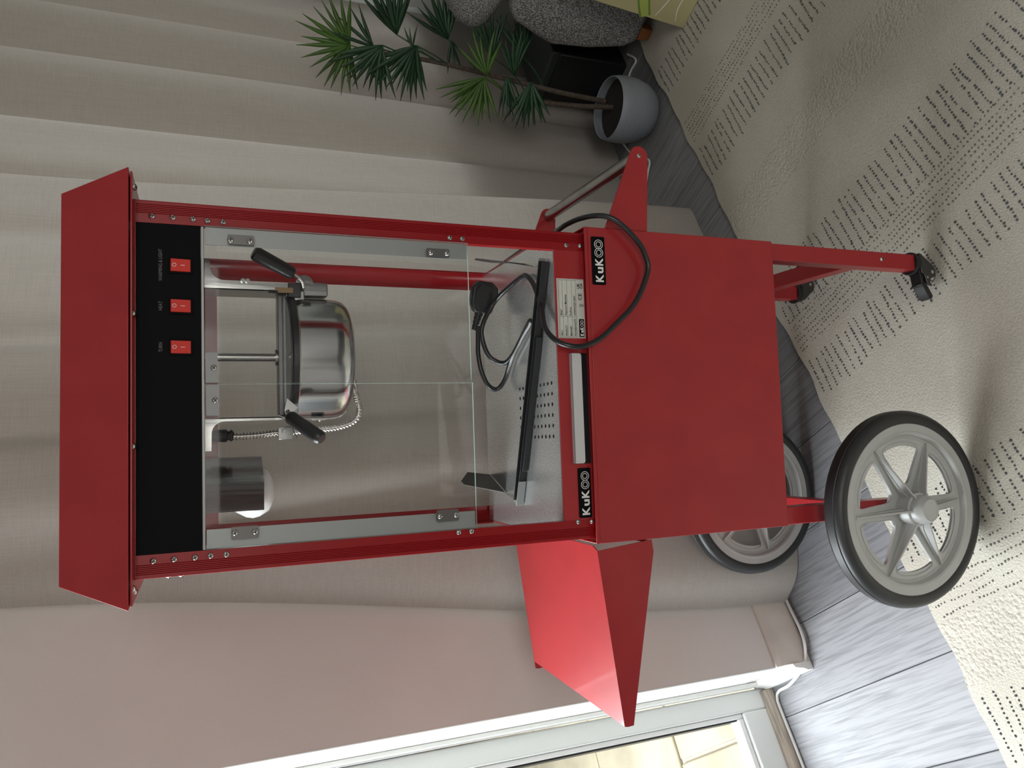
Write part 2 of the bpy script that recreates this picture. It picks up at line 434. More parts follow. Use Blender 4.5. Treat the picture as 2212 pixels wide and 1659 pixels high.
def badge(parent, x0, x1, z0, z1, y, name='logo_badge', th=0.0016, clip=False):
    w = x1-x0; h = z1-z0
    g = G(); g.prism(rrect(x0, x1, z0, z1, h*0.09), y-th, y, 'y')
    b = obj(name, g, BLACK, parent, UPZ, label='black logo plate with white lettering')
    g = G(); yy = y-th
    text_geo(g, 'K', x0+w*0.055, yy, z0+h*0.20, h*0.80, 0, 'LEFT', 0.0006, w*0.16)
    text_geo(g, 'u', x0+w*0.238, yy, z0+h*0.20, h*0.80, 0, 'LEFT', 0.0006, w*0.13)
    text_geo(g, 'K', x0+w*0.395, yy, z0+h*0.20, h*0.80, 0, 'LEFT', 0.0006, w*0.16)
    for cx in (0.665, 0.838):
        c = (x0+w*cx, yy, z0+h*0.47)
        g.ring(c, h*0.325, h*0.285, 'y', 0.00025)
        g.ring(c, h*0.20, h*0.16, 'y', 0.00025)
    obj('lettering', g, WHITE, b, UPZ)
    return b

# ------------------------------------------------------------------ the setting
# floor boards run away from the wall; all room geometry is in room axes (a along the wall, b towards it)
g = G(); g.box(-2.4, 2.4, -3.6, 0.95, -0.03, -0.011)
floor = struct(obj('floor', g, RECESSDARK, None, ROOM))
PW = 0.1785
pm = {}
def plank_mesh(w, l):
    key = round(l, 3)
    if key not in pm:
        g = G(); e = 0.0006; c = 0.0016
        x, y = w/2-e, l/2-e
        vs = [(-x, -y, -0.011), (x, -y, -0.011), (x, y, -0.011), (-x, y, -0.011),
              (-x, -y, -c), (x, -y, -c), (x, y, -c), (-x, y, -c),
              (-x+c, -y+c, 0), (x-c, -y+c, 0), (x-c, y-c, 0), (-x+c, y-c, 0)]
        fs = [(8, 9, 10, 11)]
        for i in range(4):
            j = (i+1) % 4
            fs += [(i, j, 4+j, 4+i), (4+i, 4+j, 8+j, 8+i)]
        g.add(vs, fs); pm[key] = g.mesh('plank', PLANK, 10)
    return pm[key]
k0 = -0.436
for i in range(-11, 16):
    a = k0+PW*(i+0.5)
    if a < -2.4 or a > 2.3: continue
    off = [0.10, 0.02, 0.16, 0.06, 0.20][i % 5]
    y = 0.93-1.28+off*1.28
    ends = [0.93]
    while y > -3.5:
        ends.append(y); y -= 1.28
    for y1, y0 in zip(ends[:-1], ends[1:]):
        if y0 < -2.4: break
        obj('plank', plank_mesh(PW, y1-y0), None, floor, ROOM @ Matrix.Translation((a, (y0+y1)/2, 0)))

g = G()
g.box(-0.342, 0.10, 0.71, 0.95, 0.0, 2.5)
g.box(0.10, 2.02, 0.71, 0.95, 0.0, 0.64)
g.box(0.10, 2.02, 0.71, 0.95, 2.15, 2.5)
g.box(2.02, 2.5, 0.71, 0.95, 0.0, 2.5)
g.box(-2.4, -1.72, 0.71, 0.95, 0.0, 2.5)
g.box(-1.72, -0.342, 0.71, 0.95, 2.12, 2.5)
wall_back = struct(obj('wall_back', g, WALLP, None, ROOM))
g = G(); g.box(-0.3425, -0.338, 0.709, 0.885, 0.086, 2.12)                  # white painted reveal
g.box(-0.352, -0.3425, 0.845, 0.88, 0.05, 2.12)
struct(obj('trim_1', g, GLOSSWHITE, wall_back, ROOM, bevel=0.002))
g = G(); g.box(2.19, 2.35, -3.5, 0.71, 0.0, 2.5)
struct(obj('wall_right', g, WHITEWALL, None, ROOM))
g = G(); g.box(-2.45, 2.5, -3.6, 0.95, 2.5, 2.6)
struct(obj('ceiling', g, WHITEWALL, None, ROOM))
g = G(); g.box(-2.45, -2.3, -3.6, 0.71, 0.0, 2.5)
struct(obj('wall_left', g, WALLP, None, ROOM))
g = G(); g.box(-2.45, 2.35, -3.7, -3.55, 0.0, 2.5)
struct(obj('wall_front', g, WALLP, None, ROOM))

prof = [(0.71, 0.0), (0.686, 0.0), (0.686, 0.014), (0.690, 0.020), (0.690, 0.030), (0.694, 0.036), (0.694, 0.072), (0.699, 0.080), (0.704, 0.088), (0.71, 0.09)]
g = G(); g.prism(prof, -0.342, 2.19, 'x')
struct(obj('baseboard_back', g, SKIRT, None, ROOM, bevel=0.001))
prof2 = [(-0.342, 0.0), (-0.362, 0.0), (-0.362, 0.018), (-0.357, 0.026), (-0.352, 0.05), (-0.342, 0.056)]
g = G(); g.prism(prof2, 0.686, 0.868, 'y')
struct(obj('baseboard_reveal', g, GLOSSWHITE, None, ROOM, bevel=0.001))

# glazed door in the reveal
g = G(); g.box(-0.352, -0.350, 0.875, 0.876, 0.02, 0.021)
door = G()
door.box(-0.402, -0.354, 0.880, 0.945, 0.02, 2.1)
door.box(-1.72, -1.67, 0.880, 0.945, 0.02, 2.1)
door.box(-1.67, -0.402, 0.880, 0.945, 0.02, 0.098)
door.box(-1.67, -0.402, 0.880, 0.945, 2.03, 2.1)
door = struct(obj('door_1', door, UPVC, None, ROOM, bevel=0.004))
g = G()
for x0, x1, z0, z1 in ((-0.414, -0.402, 0.098, 2.03), (-1.67, -1.658, 0.098, 2.03), (-1.658, -0.414, 0.098, 0.112), (-1.658, -0.414, 2.018, 2.03)):
    g.box(x0, x1, 0.890, 0.93, z0, z1)
obj('glazing_bead', g, BEAD, door, ROOM, bevel=0.003)
g = G(); g.box(-0.418, -0.414, 0.895, 0.925, 0.115, 2.015)
obj('glazing_gasket', g, PLASTIC, door, ROOM)
g = G(); g.box(-1.658, -0.412, 0.908, 0.912, 0.110, 2.02)
obj('pane', g, WINGLASS, door, ROOM)
g = G(); g.prism([(0.862, 0.0), (0.884, 0.0), (0.884, 0.028), (0.874, 0.03), (0.864, 0.02)], -1.7, -0.362, 'x')
obj('threshold_strip', g, OLDWOOD, door, ROOM, bevel=0.002)
g = G(); g.box(-1.7, -0.354, 0.88, 0.95, 0.0, 0.022)
obj('sill', g, UPVC, door, ROOM)

# window behind the curtains
g = G()
for x0, x1, z0, z1 in ((0.10, 0.15, 0.64, 2.15), (1.97, 2.02, 0.64, 2.15), (0.15, 1.97, 0.64, 0.70), (0.15, 1.97, 2.09, 2.15), (1.03, 1.09, 0.70, 2.09)):
    g.box(x0, x1, 0.86, 0.92, z0, z1)
win = struct(obj('window_1', g, UPVC, None, ROOM, bevel=0.003))
for x0, x1 in ((0.15, 1.03), (1.09, 1.97)):
    g = G(); g.box(x0, x1, 0.888, 0.892, 0.70, 2.09); obj('pane', g, WINGLASS, win, ROOM)
g = G(); g.box(0.08, 2.04, 0.69, 0.86, 0.62, 0.645); obj('window_sill', g, GLOSSWHITE, win, ROOM, bevel=0.004)

# sandstone patio outside
g = G(); g.box(-3.2, 2.4, 0.95, 5.2, -0.24, -0.115)
patio = struct(obj('ground', g, mat('mortar', (0.45, 0.40, 0.32), 0.9), None, ROOM))
for i in range(7):
    for j in range(6):
        w, d = 0.62, 0.62
        x = -2.6+i*w+(0.31 if j % 2 else 0); y = 1.28+j*d
        g = G(); g.box(-w/2+0.006, w/2-0.006, -d/2+0.006, d/2-0.006, -0.03, 0.0)
        obj('paving_slab', g, PATIO, patio, ROOM @ Matrix.Translation((x, y, -0.10+random.uniform(-0.003, 0.003))), bevel=0.006)

# ------------------------------------------------------------------ rug
def rug_h(a, b):
    return 0.0085+0.0012*math.sin(a*7+b*3)*math.sin(b*5-a*2)
g = G(); NA, NB = 130, 90
a0, a1, b0, b1 = -1.25, 2.12, -1.7, 0.292
vs = []
for j in range(NB+1):
    for i in range(NA+1):
        a = a0+(a1-a0)*i/NA; b = b0+(b1-b0)*j/NB
        if j == NB: b += 0.004*math.sin(a*19)+0.003*math.sin(a*47+1)
        vs.append((a, b, rug_h(a, b)))
fs = [(j*(NA+1)+i, j*(NA+1)+i+1, (j+1)*(NA+1)+i+1, (j+1)*(NA+1)+i) for j in range(NB) for i in range(NA)]
g.add(vs, fs, 0)
top = [vs[NB*(NA+1)+i] for i in range(NA+1)]
g.add(top+[(p[0], p[1]+0.002, 0.0005) for p in top], [(i, NA+1+i, NA+2+i, i+1) for i in range(NA)], 1)
rug = tag(obj('rug', g, [RUG, RUGEDGE], None, ROOM, sharp=60), 'cream wool rug with rows of grey tufts across the floor', 'rug')
# tufts: real little knots of yarn
def tufts(spots, name, m, r, h):
    n = 6
    S = np.array(spots); k = len(S)
    ang = np.linspace(0, 2*np.pi, n, endpoint=False)
    V = []; F = []
    rnd = np.random.RandomState(3)
    for idx in range(k):
        a, b = S[idx]; z = rug_h(a, b)-0.001; q = r*(0.8+0.45*rnd.rand()); ph = rnd.rand()*6
        a += rnd.uniform(-.0012, .0012); b += rnd.uniform(-.0012, .0012)
        base = len(V)
        ex = 0.8+0.5*rnd.rand(); ey = 0.8+0.5*rnd.rand()
        V += [(a+q*ex*math.cos(t+ph), b+q*ey*math.sin(t+ph), z) for t in ang]
        V += [(a+q*ex*0.7*math.cos(t+ph), b+q*ey*0.7*math.sin(t+ph), z+h*0.8) for t in ang]
        V.append((a, b, z+h))
        for i in range(n):
            j = (i+1) % n
            F.append((base+i, base+j, base+n+j, base+n+i)); F.append((base+n+i, base+n+j, base+2*n))
    gg = G(); gg.add(V, F)
    o = obj(name, gg, m, rug, ROOM, sharp=80); o['kind'] = 'stuff'
    return o
dash, dense = [], []
for lo, hi in ((0.895, 1.012), (0.362, 0.492), (0.150, 0.245), (-0.262, -0.155), (-0.640, -0.528), (1.27, 1.38), (-0.9, -0.78)):
    b = 0.272
    while b > -0.95:
        s = random.uniform(-0.006, 0.006); a = lo+s+random.uniform(0, 0.006); drift = random.uniform(-0.05, 0.05)
        while a < hi+s:
            if random.random() > 0.06: dash.append((a, b+(a-lo)*drift))
            a += 0.0076
        b -= 0.0215*random.uniform(0.92, 1.08)
for lo, n, st in ((1.05, 6, 0.0155), (0.278, 7, 0.0135), (-0.375, 6, 0.0185)):
    for i in range(n):
        a = lo+i*st; b = 0.275; w = random.uniform(0, 6)
        while b > -0.95:
            if random.random() > 0.12: dense.append((a+0.0018*math.sin(b*30+w), b))
            b -= 0.0085
tufts(dash, 'tuft_dash', TUFT, 0.0026, 0.0030)
tufts(dense, 'tuft_row', TUFTPALE, 0.0023, 0.0025)

# ------------------------------------------------------------------ curtains
def curtain(name, bottom, topp, folds, label, zt=2.46, ns=12, nz=60, wav=0.0):
    Pb = np.array(catmull(bottom, ns)); Pt = np.array(catmull(topp, ns)); n = len(Pb)
    T = np.gradient(Pb, axis=0); T /= np.linalg.norm(T, axis=1)[:, None]
    Nn = np.stack([T[:, 1], -T[:, 0]], 1)          # towards the room
    vs = []
    for j in range(nz+1):
        z = 0.006+(zt-0.006)*(j/nz)
        t = min(1.0, z/1.8); t = t*t*(3-2*t)
        P = Pb*(1-t)+Pt*t
        for i in range(n):
            a = P[i, 0]; d = 0.0
            for ac, amp, w, lean, kind in folds:
                x = (a-(ac+lean*(1.2-z)))/w
                if kind == 'v': d -= amp*math.exp(-x*x)*(0.75+0.35*t)
                elif kind == 's': d += amp*(1/(1+math.exp(-6*x))-0.5)*math.exp(-(x/3.0)**2)
            d += wav*math.sin(a*23+z*0.7)+0.004*math.sin(a*11+z*2.3)*(1-t)
            hem = 0.004*math.sin(a*17) if j == 0 else 0
            vs.append((P[i, 0]+Nn[i, 0]*d, P[i, 1]+Nn[i, 1]*d, z+hem))
    fs = [(j*n+i, j*n+i+1, (j+1)*n+i+1, (j+1)*n+i) for j in range(nz) for i in range(n-1)]
    g = G(); g.add(vs, fs)
    o = obj(name, g, CURTAIN, None, ROOM, sharp=180)
    return tag(o, label, 'curtain', 'linen curtain panels')
curtain('curtain', [(-0.202, 0.674), (-0.155, 0.60), (-0.06, 0.545), (0.06, 0.485), (0.22, 0.440), (0.42, 0.428), (0.62, 0.418), (0.80, 0.403), (0.892, 0.400), (0.915, 0.425), (0.90, 0.50), (0.86, 0.56)],
        [(-0.022, 0.665), (0.0, 0.62), (0.05, 0.56), (0.13, 0.51), (0.25, 0.485), (0.40, 0.470), (0.58, 0.462), (0.72, 0.452), (0.845, 0.447), (0.865, 0.470), (0.85, 0.53), (0.82, 0.57)],
        [(0.70, 0.014, 0.035, 0.0, 'v'), (0.46, 0.030, 0.032, 0.03, 'v'), (0.255, 0.026, 0.03, 0.03, 'v'), (0.06, 0.03, 0.035, 0.05, 'v')],
        'grey-mauve linen curtain hanging behind the popcorn machine to the floor')
curtain('curtain', [(0.80, 0.625), (1.0, 0.615), (1.2, 0.61), (1.45, 0.62), (1.7, 0.625), (1.95, 0.64), (2.165, 0.665)],
        [(0.80, 0.625), (1.0, 0.61), (1.2, 0.61), (1.45, 0.615), (1.7, 0.62), (1.95, 0.64), (2.165, 0.67)],
        [(1.30, 0.045, 0.030, 0.0, 'v'), (1.575, 0.05, 0.020, 0.0, 'v'), (1.85, 0.06, 0.05, 0.0, 'v'), (1.02, 0.03, 0.05, 0.0, 'v'), (1.44, -0.025, 0.08, 0.0, 'v'), (1.71, -0.03, 0.08, 0.0, 'v')],
        'beige-grey linen curtain hanging behind the potted palm')

# ------------------------------------------------------------------ popcorn cart (coordinates: z = 0 is the cart top)
cart = thing('popcorn_cart', (0, 0.17, 0.0), 'red metal popcorn cart with two spoked grey wheels and castors', 'cart')
XB, YF, YB, ZB = 0.2475, -0.0113, 0.352, -0.3705
g = G()
g.box(-XB, XB, YF, YB, ZB, -0.006)
g.box(-XB, XB, YF, YF+0.0025, -0.006, 0.0)
g.box(-XB, -XB+0.002, YF, YB, -0.006, 0.0)
g.box(XB-0.002, XB, YF, YB, -0.006, 0.0)
obj('cabinet_body', g, RED, cart, UPZ, bevel=0.0012)
badge(cart, 0.1553, 0.2322, -0.0350, -0.0115, YF)
# legs: square tube open towards the inside edge
def leg(x0, x1, y0, y1, z0, z1):
    g = G(); g.box(x0, x1, y0, y1, z0, z1)
    return obj('leg', g, RED, cart, UPZ, bevel=0.0015)
leg(0.2174, 0.2475, 0.0, 0.03, -0.727, ZB)
leg(0.2174, 0.2475, 0.318, 0.348, -0.727, ZB)
leg(-0.2475, -0.2174, 0.0, 0.03, -0.64, ZB)
leg(-0.2475, -0.2174, 0.318, 0.348, -0.64, ZB)
g = G(); g.box(0.2178, 0.2470, 0.03, 0.318, -0.601, -0.571)
obj('cross_bar', g, RED, cart, UPZ, bevel=0.0012)
g = G(); g.box(-0.2460, -0.2190, 0.03, 0.318, -0.560, -0.530)
obj('cross_bar', g, RED, cart, UPZ, bevel=0.0012)
screw(cart, 0.2335, 0.0, -0.640)
g = G(); g.cyl((-0.232, -0.075, -0.612), (-0.232, 0.425, -0.614), 0.006, n=14)
obj('axle', g, CHROME, cart, UPZ)

# spoked wheel, built about the origin with its axle along Y, outer face towards -Y
def chaikin(P, k=3):
    P = [np.array(p) for p in P]
    for _ in range(k):
        Q = []
        for i in range(len(P)):
            a, b = P[i], P[(i+1) % len(P)]
            Q += [a*0.78+b*0.22, a*0.22+b*0.78]
        P = Q
    return P
def wheel_parts():
    web = G(); ri, ro = 0.026, 0.126; yf, yb = 0.014, 0.020
    for s in range(6):
        ca = math.pi/2+s*math.pi/3+math.pi/6
        def pol(r, a): return np.array((r*math.cos(ca+a), r*math.sin(ca+a)))
        tri = [pol(0.043, R(-11)), pol(0.043, R(11)), pol(0.078, R(20)), pol(0.117, R(24.5)), pol(0.1195, R(12)), pol(0.120, 0), pol(0.1195, R(-12)), pol(0.117, R(-24.5)), pol(0.078, R(-20))]
        hole = chaikin(tri, 2); c = sum(hole)/len(hole)
        bound = []
        for h in hole:
            d = (h-c)/np.linalg.norm(h-c)
            t = 0.0
            while True:
                p = c+d*(t+0.0008); r = math.hypot(*p); a = (math.atan2(p[1], p[0])-ca+math.pi) % (2*math.pi)-math.pi
                if r > ro or r < ri or abs(a) > math.pi/6: break
                t += 0.0008
            bound.append(c+d*t)
        n = len(hole)
        vs = []
        for yy in (yf, yb):
            vs += [(p[0], yy, p[1]) for p in hole]+[(p[0], yy, p[1]) for p in bound]
        fs = []
        for i in range(n):
            j = (i+1) % n
            fs += [(i, n+i, n+j, j), (2*n+i, 2*n+j, 3*n+j, 3*n+i), (i, j, 2*n+j, 2*n+i), (n+i, 3*n+i, 3*n+j, n+j)]
        web.add(vs, fs)
        # raised rim around each opening
        web.tube([(p[0], yf-0.0003, p[1]) for p in hole]+[(hole[0][0], yf-0.0003, hole[0][1])], 0.0009, 6)
        # corner gussets next to the hub close the gaps left between openings
    web.lathe([(0.026, 0), (0.045, 0), (0.045, 1), (0.026, 1)], (0, yf+0.0005, 0), (0, yb-0.0005, 0), 36)
    web.lathe([(0.112, 0), (0.125, 0), (0.125, 1), (0.112, 1)], (0, yf+0.0007, 0), (0, yb-0.0007, 0), 60)
    rim = G()
    rim.lathe([(0.122, 0.60), (0.122, 0.42), (0.1245, 0.36), (0.1275, 0.40), (0.130, 0.36), (0.133, 0.12), (0.136, 0.07), (0.1385, 0.10), (0.151, 0.09), (0.153, 0.16), (0.153, 0.84), (0.151, 0.92), (0.133, 0.9), (0.128, 0.62), (0.122, 0.60)], (0, 0, 0), (0, 0.038, 0), 72)
    tyre = G()
    tyre.lathe([(0.1515, 0.10), (0.155, 0.03), (0.160, 0.0), (0.166, 0.02), (0.171, 0.12), (0.1738, 0.22), (0.1742, 0.26), (0.1735, 0.28), (0.1735, 0.31), (0.175, 0.33), (0.175, 0.67), (0.1735, 0.69), (0.1735, 0.72), (0.1742, 0.74), (0.1738, 0.78), (0.171, 0.88), (0.166, 0.98), (0.160, 1.0), (0.155, 0.97), (0.1515, 0.90)], (0, 0, 0), (0, 0.042, 0), 80)
    fins = []
    for s in range(6):
        a = math.pi/2+s*math.pi/3
        f = G()
        M = Matrix.Rotation(-a, 4, 'Y')
        f.prism([(0.022, -0.020), (0.035, -0.014), (0.126, 0.010), (0.128, 0.017), (0.022, 0.017)], -0.0016, 0.0016, 'z', M=M @ Matrix.Identity(4))
        f.prism([(0.022, -0.006), (0.045, 0.004), (0.122, 0.0135), (0.122, 0.017), (0.022, 0.017)], -0.0035, 0.0035, 'z', M=M)
        fins.append(f)
    hub = G()
    hub.lathe([(0.0, 0.02), (0.0165, 0.02), (0.0185, 0.0), (0.0245, 0.12), (0.0255, 0.18), (0.0255, 0.34), (0.029, 0.36), (0.030, 1.0), (0, 1.0)], (0, -0.034, 0), (0, 0.030, 0), 40)
    return web, rim, tyre, fins, hub
_web, _rim, _tyre, _fins, _hub = wheel_parts()
wm = dict(web=_web.mesh('wheel', WHEELGREY, 40), rim=_rim.mesh('rim', WHEELGREY, 25), tyre=_tyre.mesh('tyre', RUBBER, 40), hub=_hub.mesh('hub', WHEELGREY, 30))
fm = [f.mesh('spoke_rib', WHEELGREY, 40) for f in _fins]
def wheel(x, y, z, spin, label, flip=False):
    M = Matrix.Translation((x, y, z+FLOOR)) @ (Matrix.Rotation(math.pi, 4, 'Z') if flip else IDENT) @ Matrix.Rotation(R(spin), 4, 'Y')
    w = obj('wheel', wm['web'], None, cart, M, label=label)
    obj('tyre', wm['tyre'], None, w, M); obj('rim', wm['rim'], None, w, M); obj('hub', wm['hub'], None, w, M)
    for f in fm: obj('spoke_rib', f, None, w, M)
    return w
wheel(-0.231, -0.060, -0.6105, -4, 'grey six-spoke wheel with black tyre, the near one')
wheel(-0.236, 0.372, -0.6205, 14, 'grey six-spoke wheel with black tyre, the far one')

# castors
def castor(x, y, ztop, zfloor, turn):
    """built pointing along -X (brake pedal side), then turned"""
    M = Matrix.Translation((x, y, FLOOR)) @ Matrix.Rotation(R(turn), 4, 'Z')
    r = 0.0205; zc = zfloor+r; ox = -0.020
    g = G()
    g.lathe([(0, 0), (0.0215, 0.0), (0.0225, 0.12), (0.0225, 0.3), (0.0205, 0.36), (0.0205, 0.46), (0.0185, 0.52), (0.0185, 0.75), (0.012, 1.0), (0, 1.0)], (0, 0, ztop+0.001), (0, 0, ztop-0.020), 28)
    c = obj('castor', g, PLASTIC, cart, M, label='small black swivel castor with brake pedal')
    g = G()
    zt = ztop-0.014
    prof = [(-0.020, zt), (0.016, zt), (0.017, zt-0.006), (ox+0.014, zc-0.008), (ox+0.004, zc-0.013), (ox-0.008, zc-0.010), (ox-0.012, zc+0.002), (-0.028, zt-0.010)]
    g.prism(prof, -0.0155, -0.0125, 'y'); g.prism(prof, 0.0125, 0.0155, 'y')
    g.box(-0.017, 0.018, -0.0155, 0.0155, zt-0.004, zt)
    obj('fork', g, DARKSTEEL, c, M, bevel=0.0008)
    g = G()
    g.lathe([(0.0165, 0.0), (r-0.002, 0.02), (r, 0.2), (r, 0.8), (r-0.002, 0.98), (0.0165, 1.0)], (ox, -0.010, zc), (ox, 0.010, zc), 32, 0)
    g.lathe([(0, 0.14), (0.010, 0.14), (0.0115, 0.05), (0.0168, 0.03), (0.0168, 0.97), (0.0115, 0.95), (0, 0.9)], (ox, -0.010, zc), (ox, 0.010, zc), 32, 1)
    obj('castor_wheel', g, [RUBBER, mat('castor_core', (0.62, 0.60, 0.56), 0.3)], c, M)
    g = G(); g.cyl((ox, -0.0185, zc), (ox, 0.0185, zc), 0.0042, n=6)
    obj('axle_nut', g, CHROME, c, M)
    g = G()
    g.prism([(-0.014, zt+0.003), (-0.040, zt+0.0005), (-0.044, zt+0.0035), (-0.048, zt-0.003), (-0.070, zt-0.014), (-0.073, zt-0.020), (-0.067, zt-0.025), (-0.047, zt-0.015), (-0.040, zt-0.0060), (-0.014, zt-0.0035)], -0.0120, 0.0120, 'y')
    obj('brake_pedal', g, PLASTIC, c, M, bevel=0.002)
    g = G()
    for px, pz in ((-0.031, zt-0.012), (-0.041, zt-0.019)):
        g.lathe([(0.0012, 0), (0.0026, 0.2), (0.0026, 1), (0, 1)], (px, -0.0172, pz), (px, -0.0150, pz), 12)
    obj('rivet', g, CHROME, c, M)
    g = G(); g.prism([(-0.024, zt-0.006), (-0.046, zt-0.012), (-0.048, zt-0.022), (-0.036, zt-0.024), (-0.026, zt-0.014)], -0.0150, -0.0120, 'y')
    obj('brake_lever', g, DARKSTEEL, c, M, bevel=0.001)
castor(0.2325, 0.015, -0.727, -0.7865, 6)
castor(0.2325, 0.333, -0.727, -0.7865, 184)

# push handle
def bracket(y):
    poly = [(0.2475, -0.0397), (0.2475, -0.1185)]+[(0.366, -0.1245)]+arc(0.3745, -0.1095, 0.0165, -118, 64, 10)+[(0.352, -0.0835)]
    poly = [(0.2475, -0.0397), (0.2475, -0.1185), (0.3735, -0.1260)]+arc(0.3745, -0.1095, 0.0165, -90, 70, 10)
    g = G(); g.prism(poly, y, y+0.003, 'y')
    g.box(0.2475, 0.2495, y, y+0.018, -0.1180, -0.040)
    return obj('handle_bracket', g, RED, cart, UPZ, bevel=0.0008)
bracket(-0.0080); bracket(0.349)
g = G(); g.cyl((0.3745, -0.005, -0.1090), (0.3745, 0.349, -0.1090), 0.0112, n=28)
obj('handle_bar', g, STEEL, cart, UPZ)
screw(cart, 0.3745, -0.0080, -0.1092)

# drop shelf on the left end
def shelf_pt(x, y, dz=0.0):
    t = (x+0.2596)/(-0.5302+0.2596)
    return (x, y, -0.0056-0.0351*t+dz)
g = G(); P = [(-0.2530, 0.012), (-0.2600, 0.0), (-0.5300, 0.0), (-0.5170, 0.340), (-0.2600, 0.340), (-0.2530, 0.328)]
g.add([shelf_pt(*p) for p in P]+[shelf_pt(*p, -0.0018) for p in P], [list(range(5, -1, -1))[::-1][::-1], list(range(6, 12))]+[(i, (i+1) % 6, 6+(i+1) % 6, 6+i) for i in range(6)])
obj('side_shelf', g, RED, cart, UPZ)
ap = [(-0.2600, -0.0056), (-0.5300, -0.0405), (-0.5312, -0.0465), (-0.5305, -0.0568), (-0.2690, -0.1066), (-0.2500, -0.1040)]
g = G(); g.prism(ap, -0.0010, 0.0008, 'y'); obj('shelf_apron', g, RED, cart, UPZ)
g = G(); g.prism([(p[0], p[1]) for p in ap], 0.3392, 0.341, 'y'); obj('shelf_apron', g, RED, cart, UPZ)
g = G()
g.box(-0.2505, -0.2475, 0.02, 0.33, -0.112, -0.012)
g.cyl((-0.253, 0.01, -0.100), (-0.253, 0.335, -0.100), 0.003, n=10)
obj('shelf_hinge', g, RED, cart, UPZ)

# ------------------------------------------------------------------ popcorn machine
mach = thing('popcorn_machine', (0, 0.17, FLOOR-0.0058), 'red glass-fronted popcorn machine with hanging steel kettle, standing on the cart', 'popcorn machine')
def mp(name, g, m, parent=None, bevel=0.0, **k): return obj(name, g, m, parent or mach, UPZ, bevel=bevel, **k)
ZL, ZT = -0.0055, 0.6365
# corner posts
def front_post(sx):
    P = [(0.2105, 0.0)]
    x = 0.2225
    P.append((0.2222, 0.0))
    for k in range(6):
        P += [(x, 0.0), (x+0.0006, 0.0009), (x+0.0012, 0.0)]; x += 0.00225
    P += [(0.2385, 0.0), (0.2396, 0.0005), (0.24, 0.0016), (0.24, 0.030), (0.2375, 0.030), (0.2375, 0.0028), (0.2126, 0.0028), (0.2126, 0.012), (0.2105, 0.012)]
    P = [(sx*p[0], p[1]) for p in P]
    if sx < 0: P.reverse()
    g = G(); g.prism(P, ZL, ZT, 'z')
    return mp('corner_post', g, REDRAIL, sharp=20)
front_post(1); front_post(-1)
def back_post(sx):
    o_ = arc(0.210, 0.310, 0.030, 0, 90, 10); i_ = arc(0.210, 0.310, 0.0275, 90, 0, 10)
    P = [(sx*p[0], p[1]) for p in o_+i_]
    if sx < 0: P.reverse()
    g = G(); g.prism(P, ZL, ZT, 'z')
    return mp('corner_post', g, REDRAIL, sharp=25)
back_post(1); back_post(-1)
for sx in (1, -1):
    x0, x1 = sorted((sx*0.2365, sx*0.2395))
    g = G(); g.box(x0, x1, 0.030, 0.310, 0.560, ZT); mp('side_header', g, RED)
    g = G(); g.box(x0, x1, 0.030, 0.310, ZL, 0.048); mp('side_skirt', g, RED)
    x0, x1 = sorted((sx*0.2345, sx*0.2375))
    g = G(); g.box(x0, x1, 0.0312, 0.309, 0.049, 0.559); mp('side_pane', g, [SIDEGLASS])
g = G(); g.box(-0.212, 0.212, 0.336, 0.339, 0.534, ZT); mp('back_header', g, RED)
g = G(); g.box(-0.212, 0.212, 0.336, 0.339, ZL, 0.036); mp('back_skirt', g, RED)
g = G(); g.box(-0.209, 0.209, 0.331, 0.334, 0.037, 0.533); mp('back_pane', g, SIDEGLASS)
g = G(); g.box(-0.236, 0.236, 0.013, 0.330, 0.5560, 0.5590); mp('ceiling_plate', g, STEEL)
g = G(); g.box(-0.2104, 0.2104, 0.0005, 0.0128, 0.5560, 0.5598); mp('header_strip', g, ALU, bevel=0.0006)
# control panel
g = G(); g.box(-0.2103, 0.2103, 0.0008, 0.0040, 0.5600, 0.6360)
panel = mp('control_panel', g, BLACK)
for (xc, word, width) in ((0.1563, 'WARMING & LIGHT', 0.0416), (0.1033, 'HEAT', 0.0118), (0.0499, 'TURN', 0.0122)):
    g = G(); g.prism(rrect(xc-0.0108, xc+0.0108, 0.5696, 0.5982, 0.0015), -0.0012, 0.0008, 'y')
    sw = mp('switch', g, BLACK, bevel=0.0004, label='black framed rocker switch')
    g = G()
    xa, xb = xc-0.0082, xc+0.0082
    g.prism([(-0.0008, 0.5722), (-0.0022, 0.5724), (-0.0052, 0.5955), (-0.0044, 0.5960), (-0.0008, 0.5960)][::-1], xa, xb, 'x')
    rk = mp('rocker', g, SWITCHRED, sw, bevel=0.0005, label='red rocker')
    g = G()
    def ry(z): return -0.0022-(z-0.5724)/(0.5955-0.5724)*0.0030-0.0002
    g.ring((xc, ry(0.5915), 0.5915), 0.0024, 0.0019, 'y', 0.0002)
    g.box(xc-0.0003, xc+0.0003, ry(0.582)-0.0002, ry(0.582)+0.0006, 0.5790, 0.5842)
    mp('switch_mark', g, WHITE, sw)
    g = G(); text_geo(g, word, xc, 0.0008, 0.6060, 0.0062, 0, 'CENTER', 0.0, width)
    mp('lettering', g, GREYPRINT, panel)
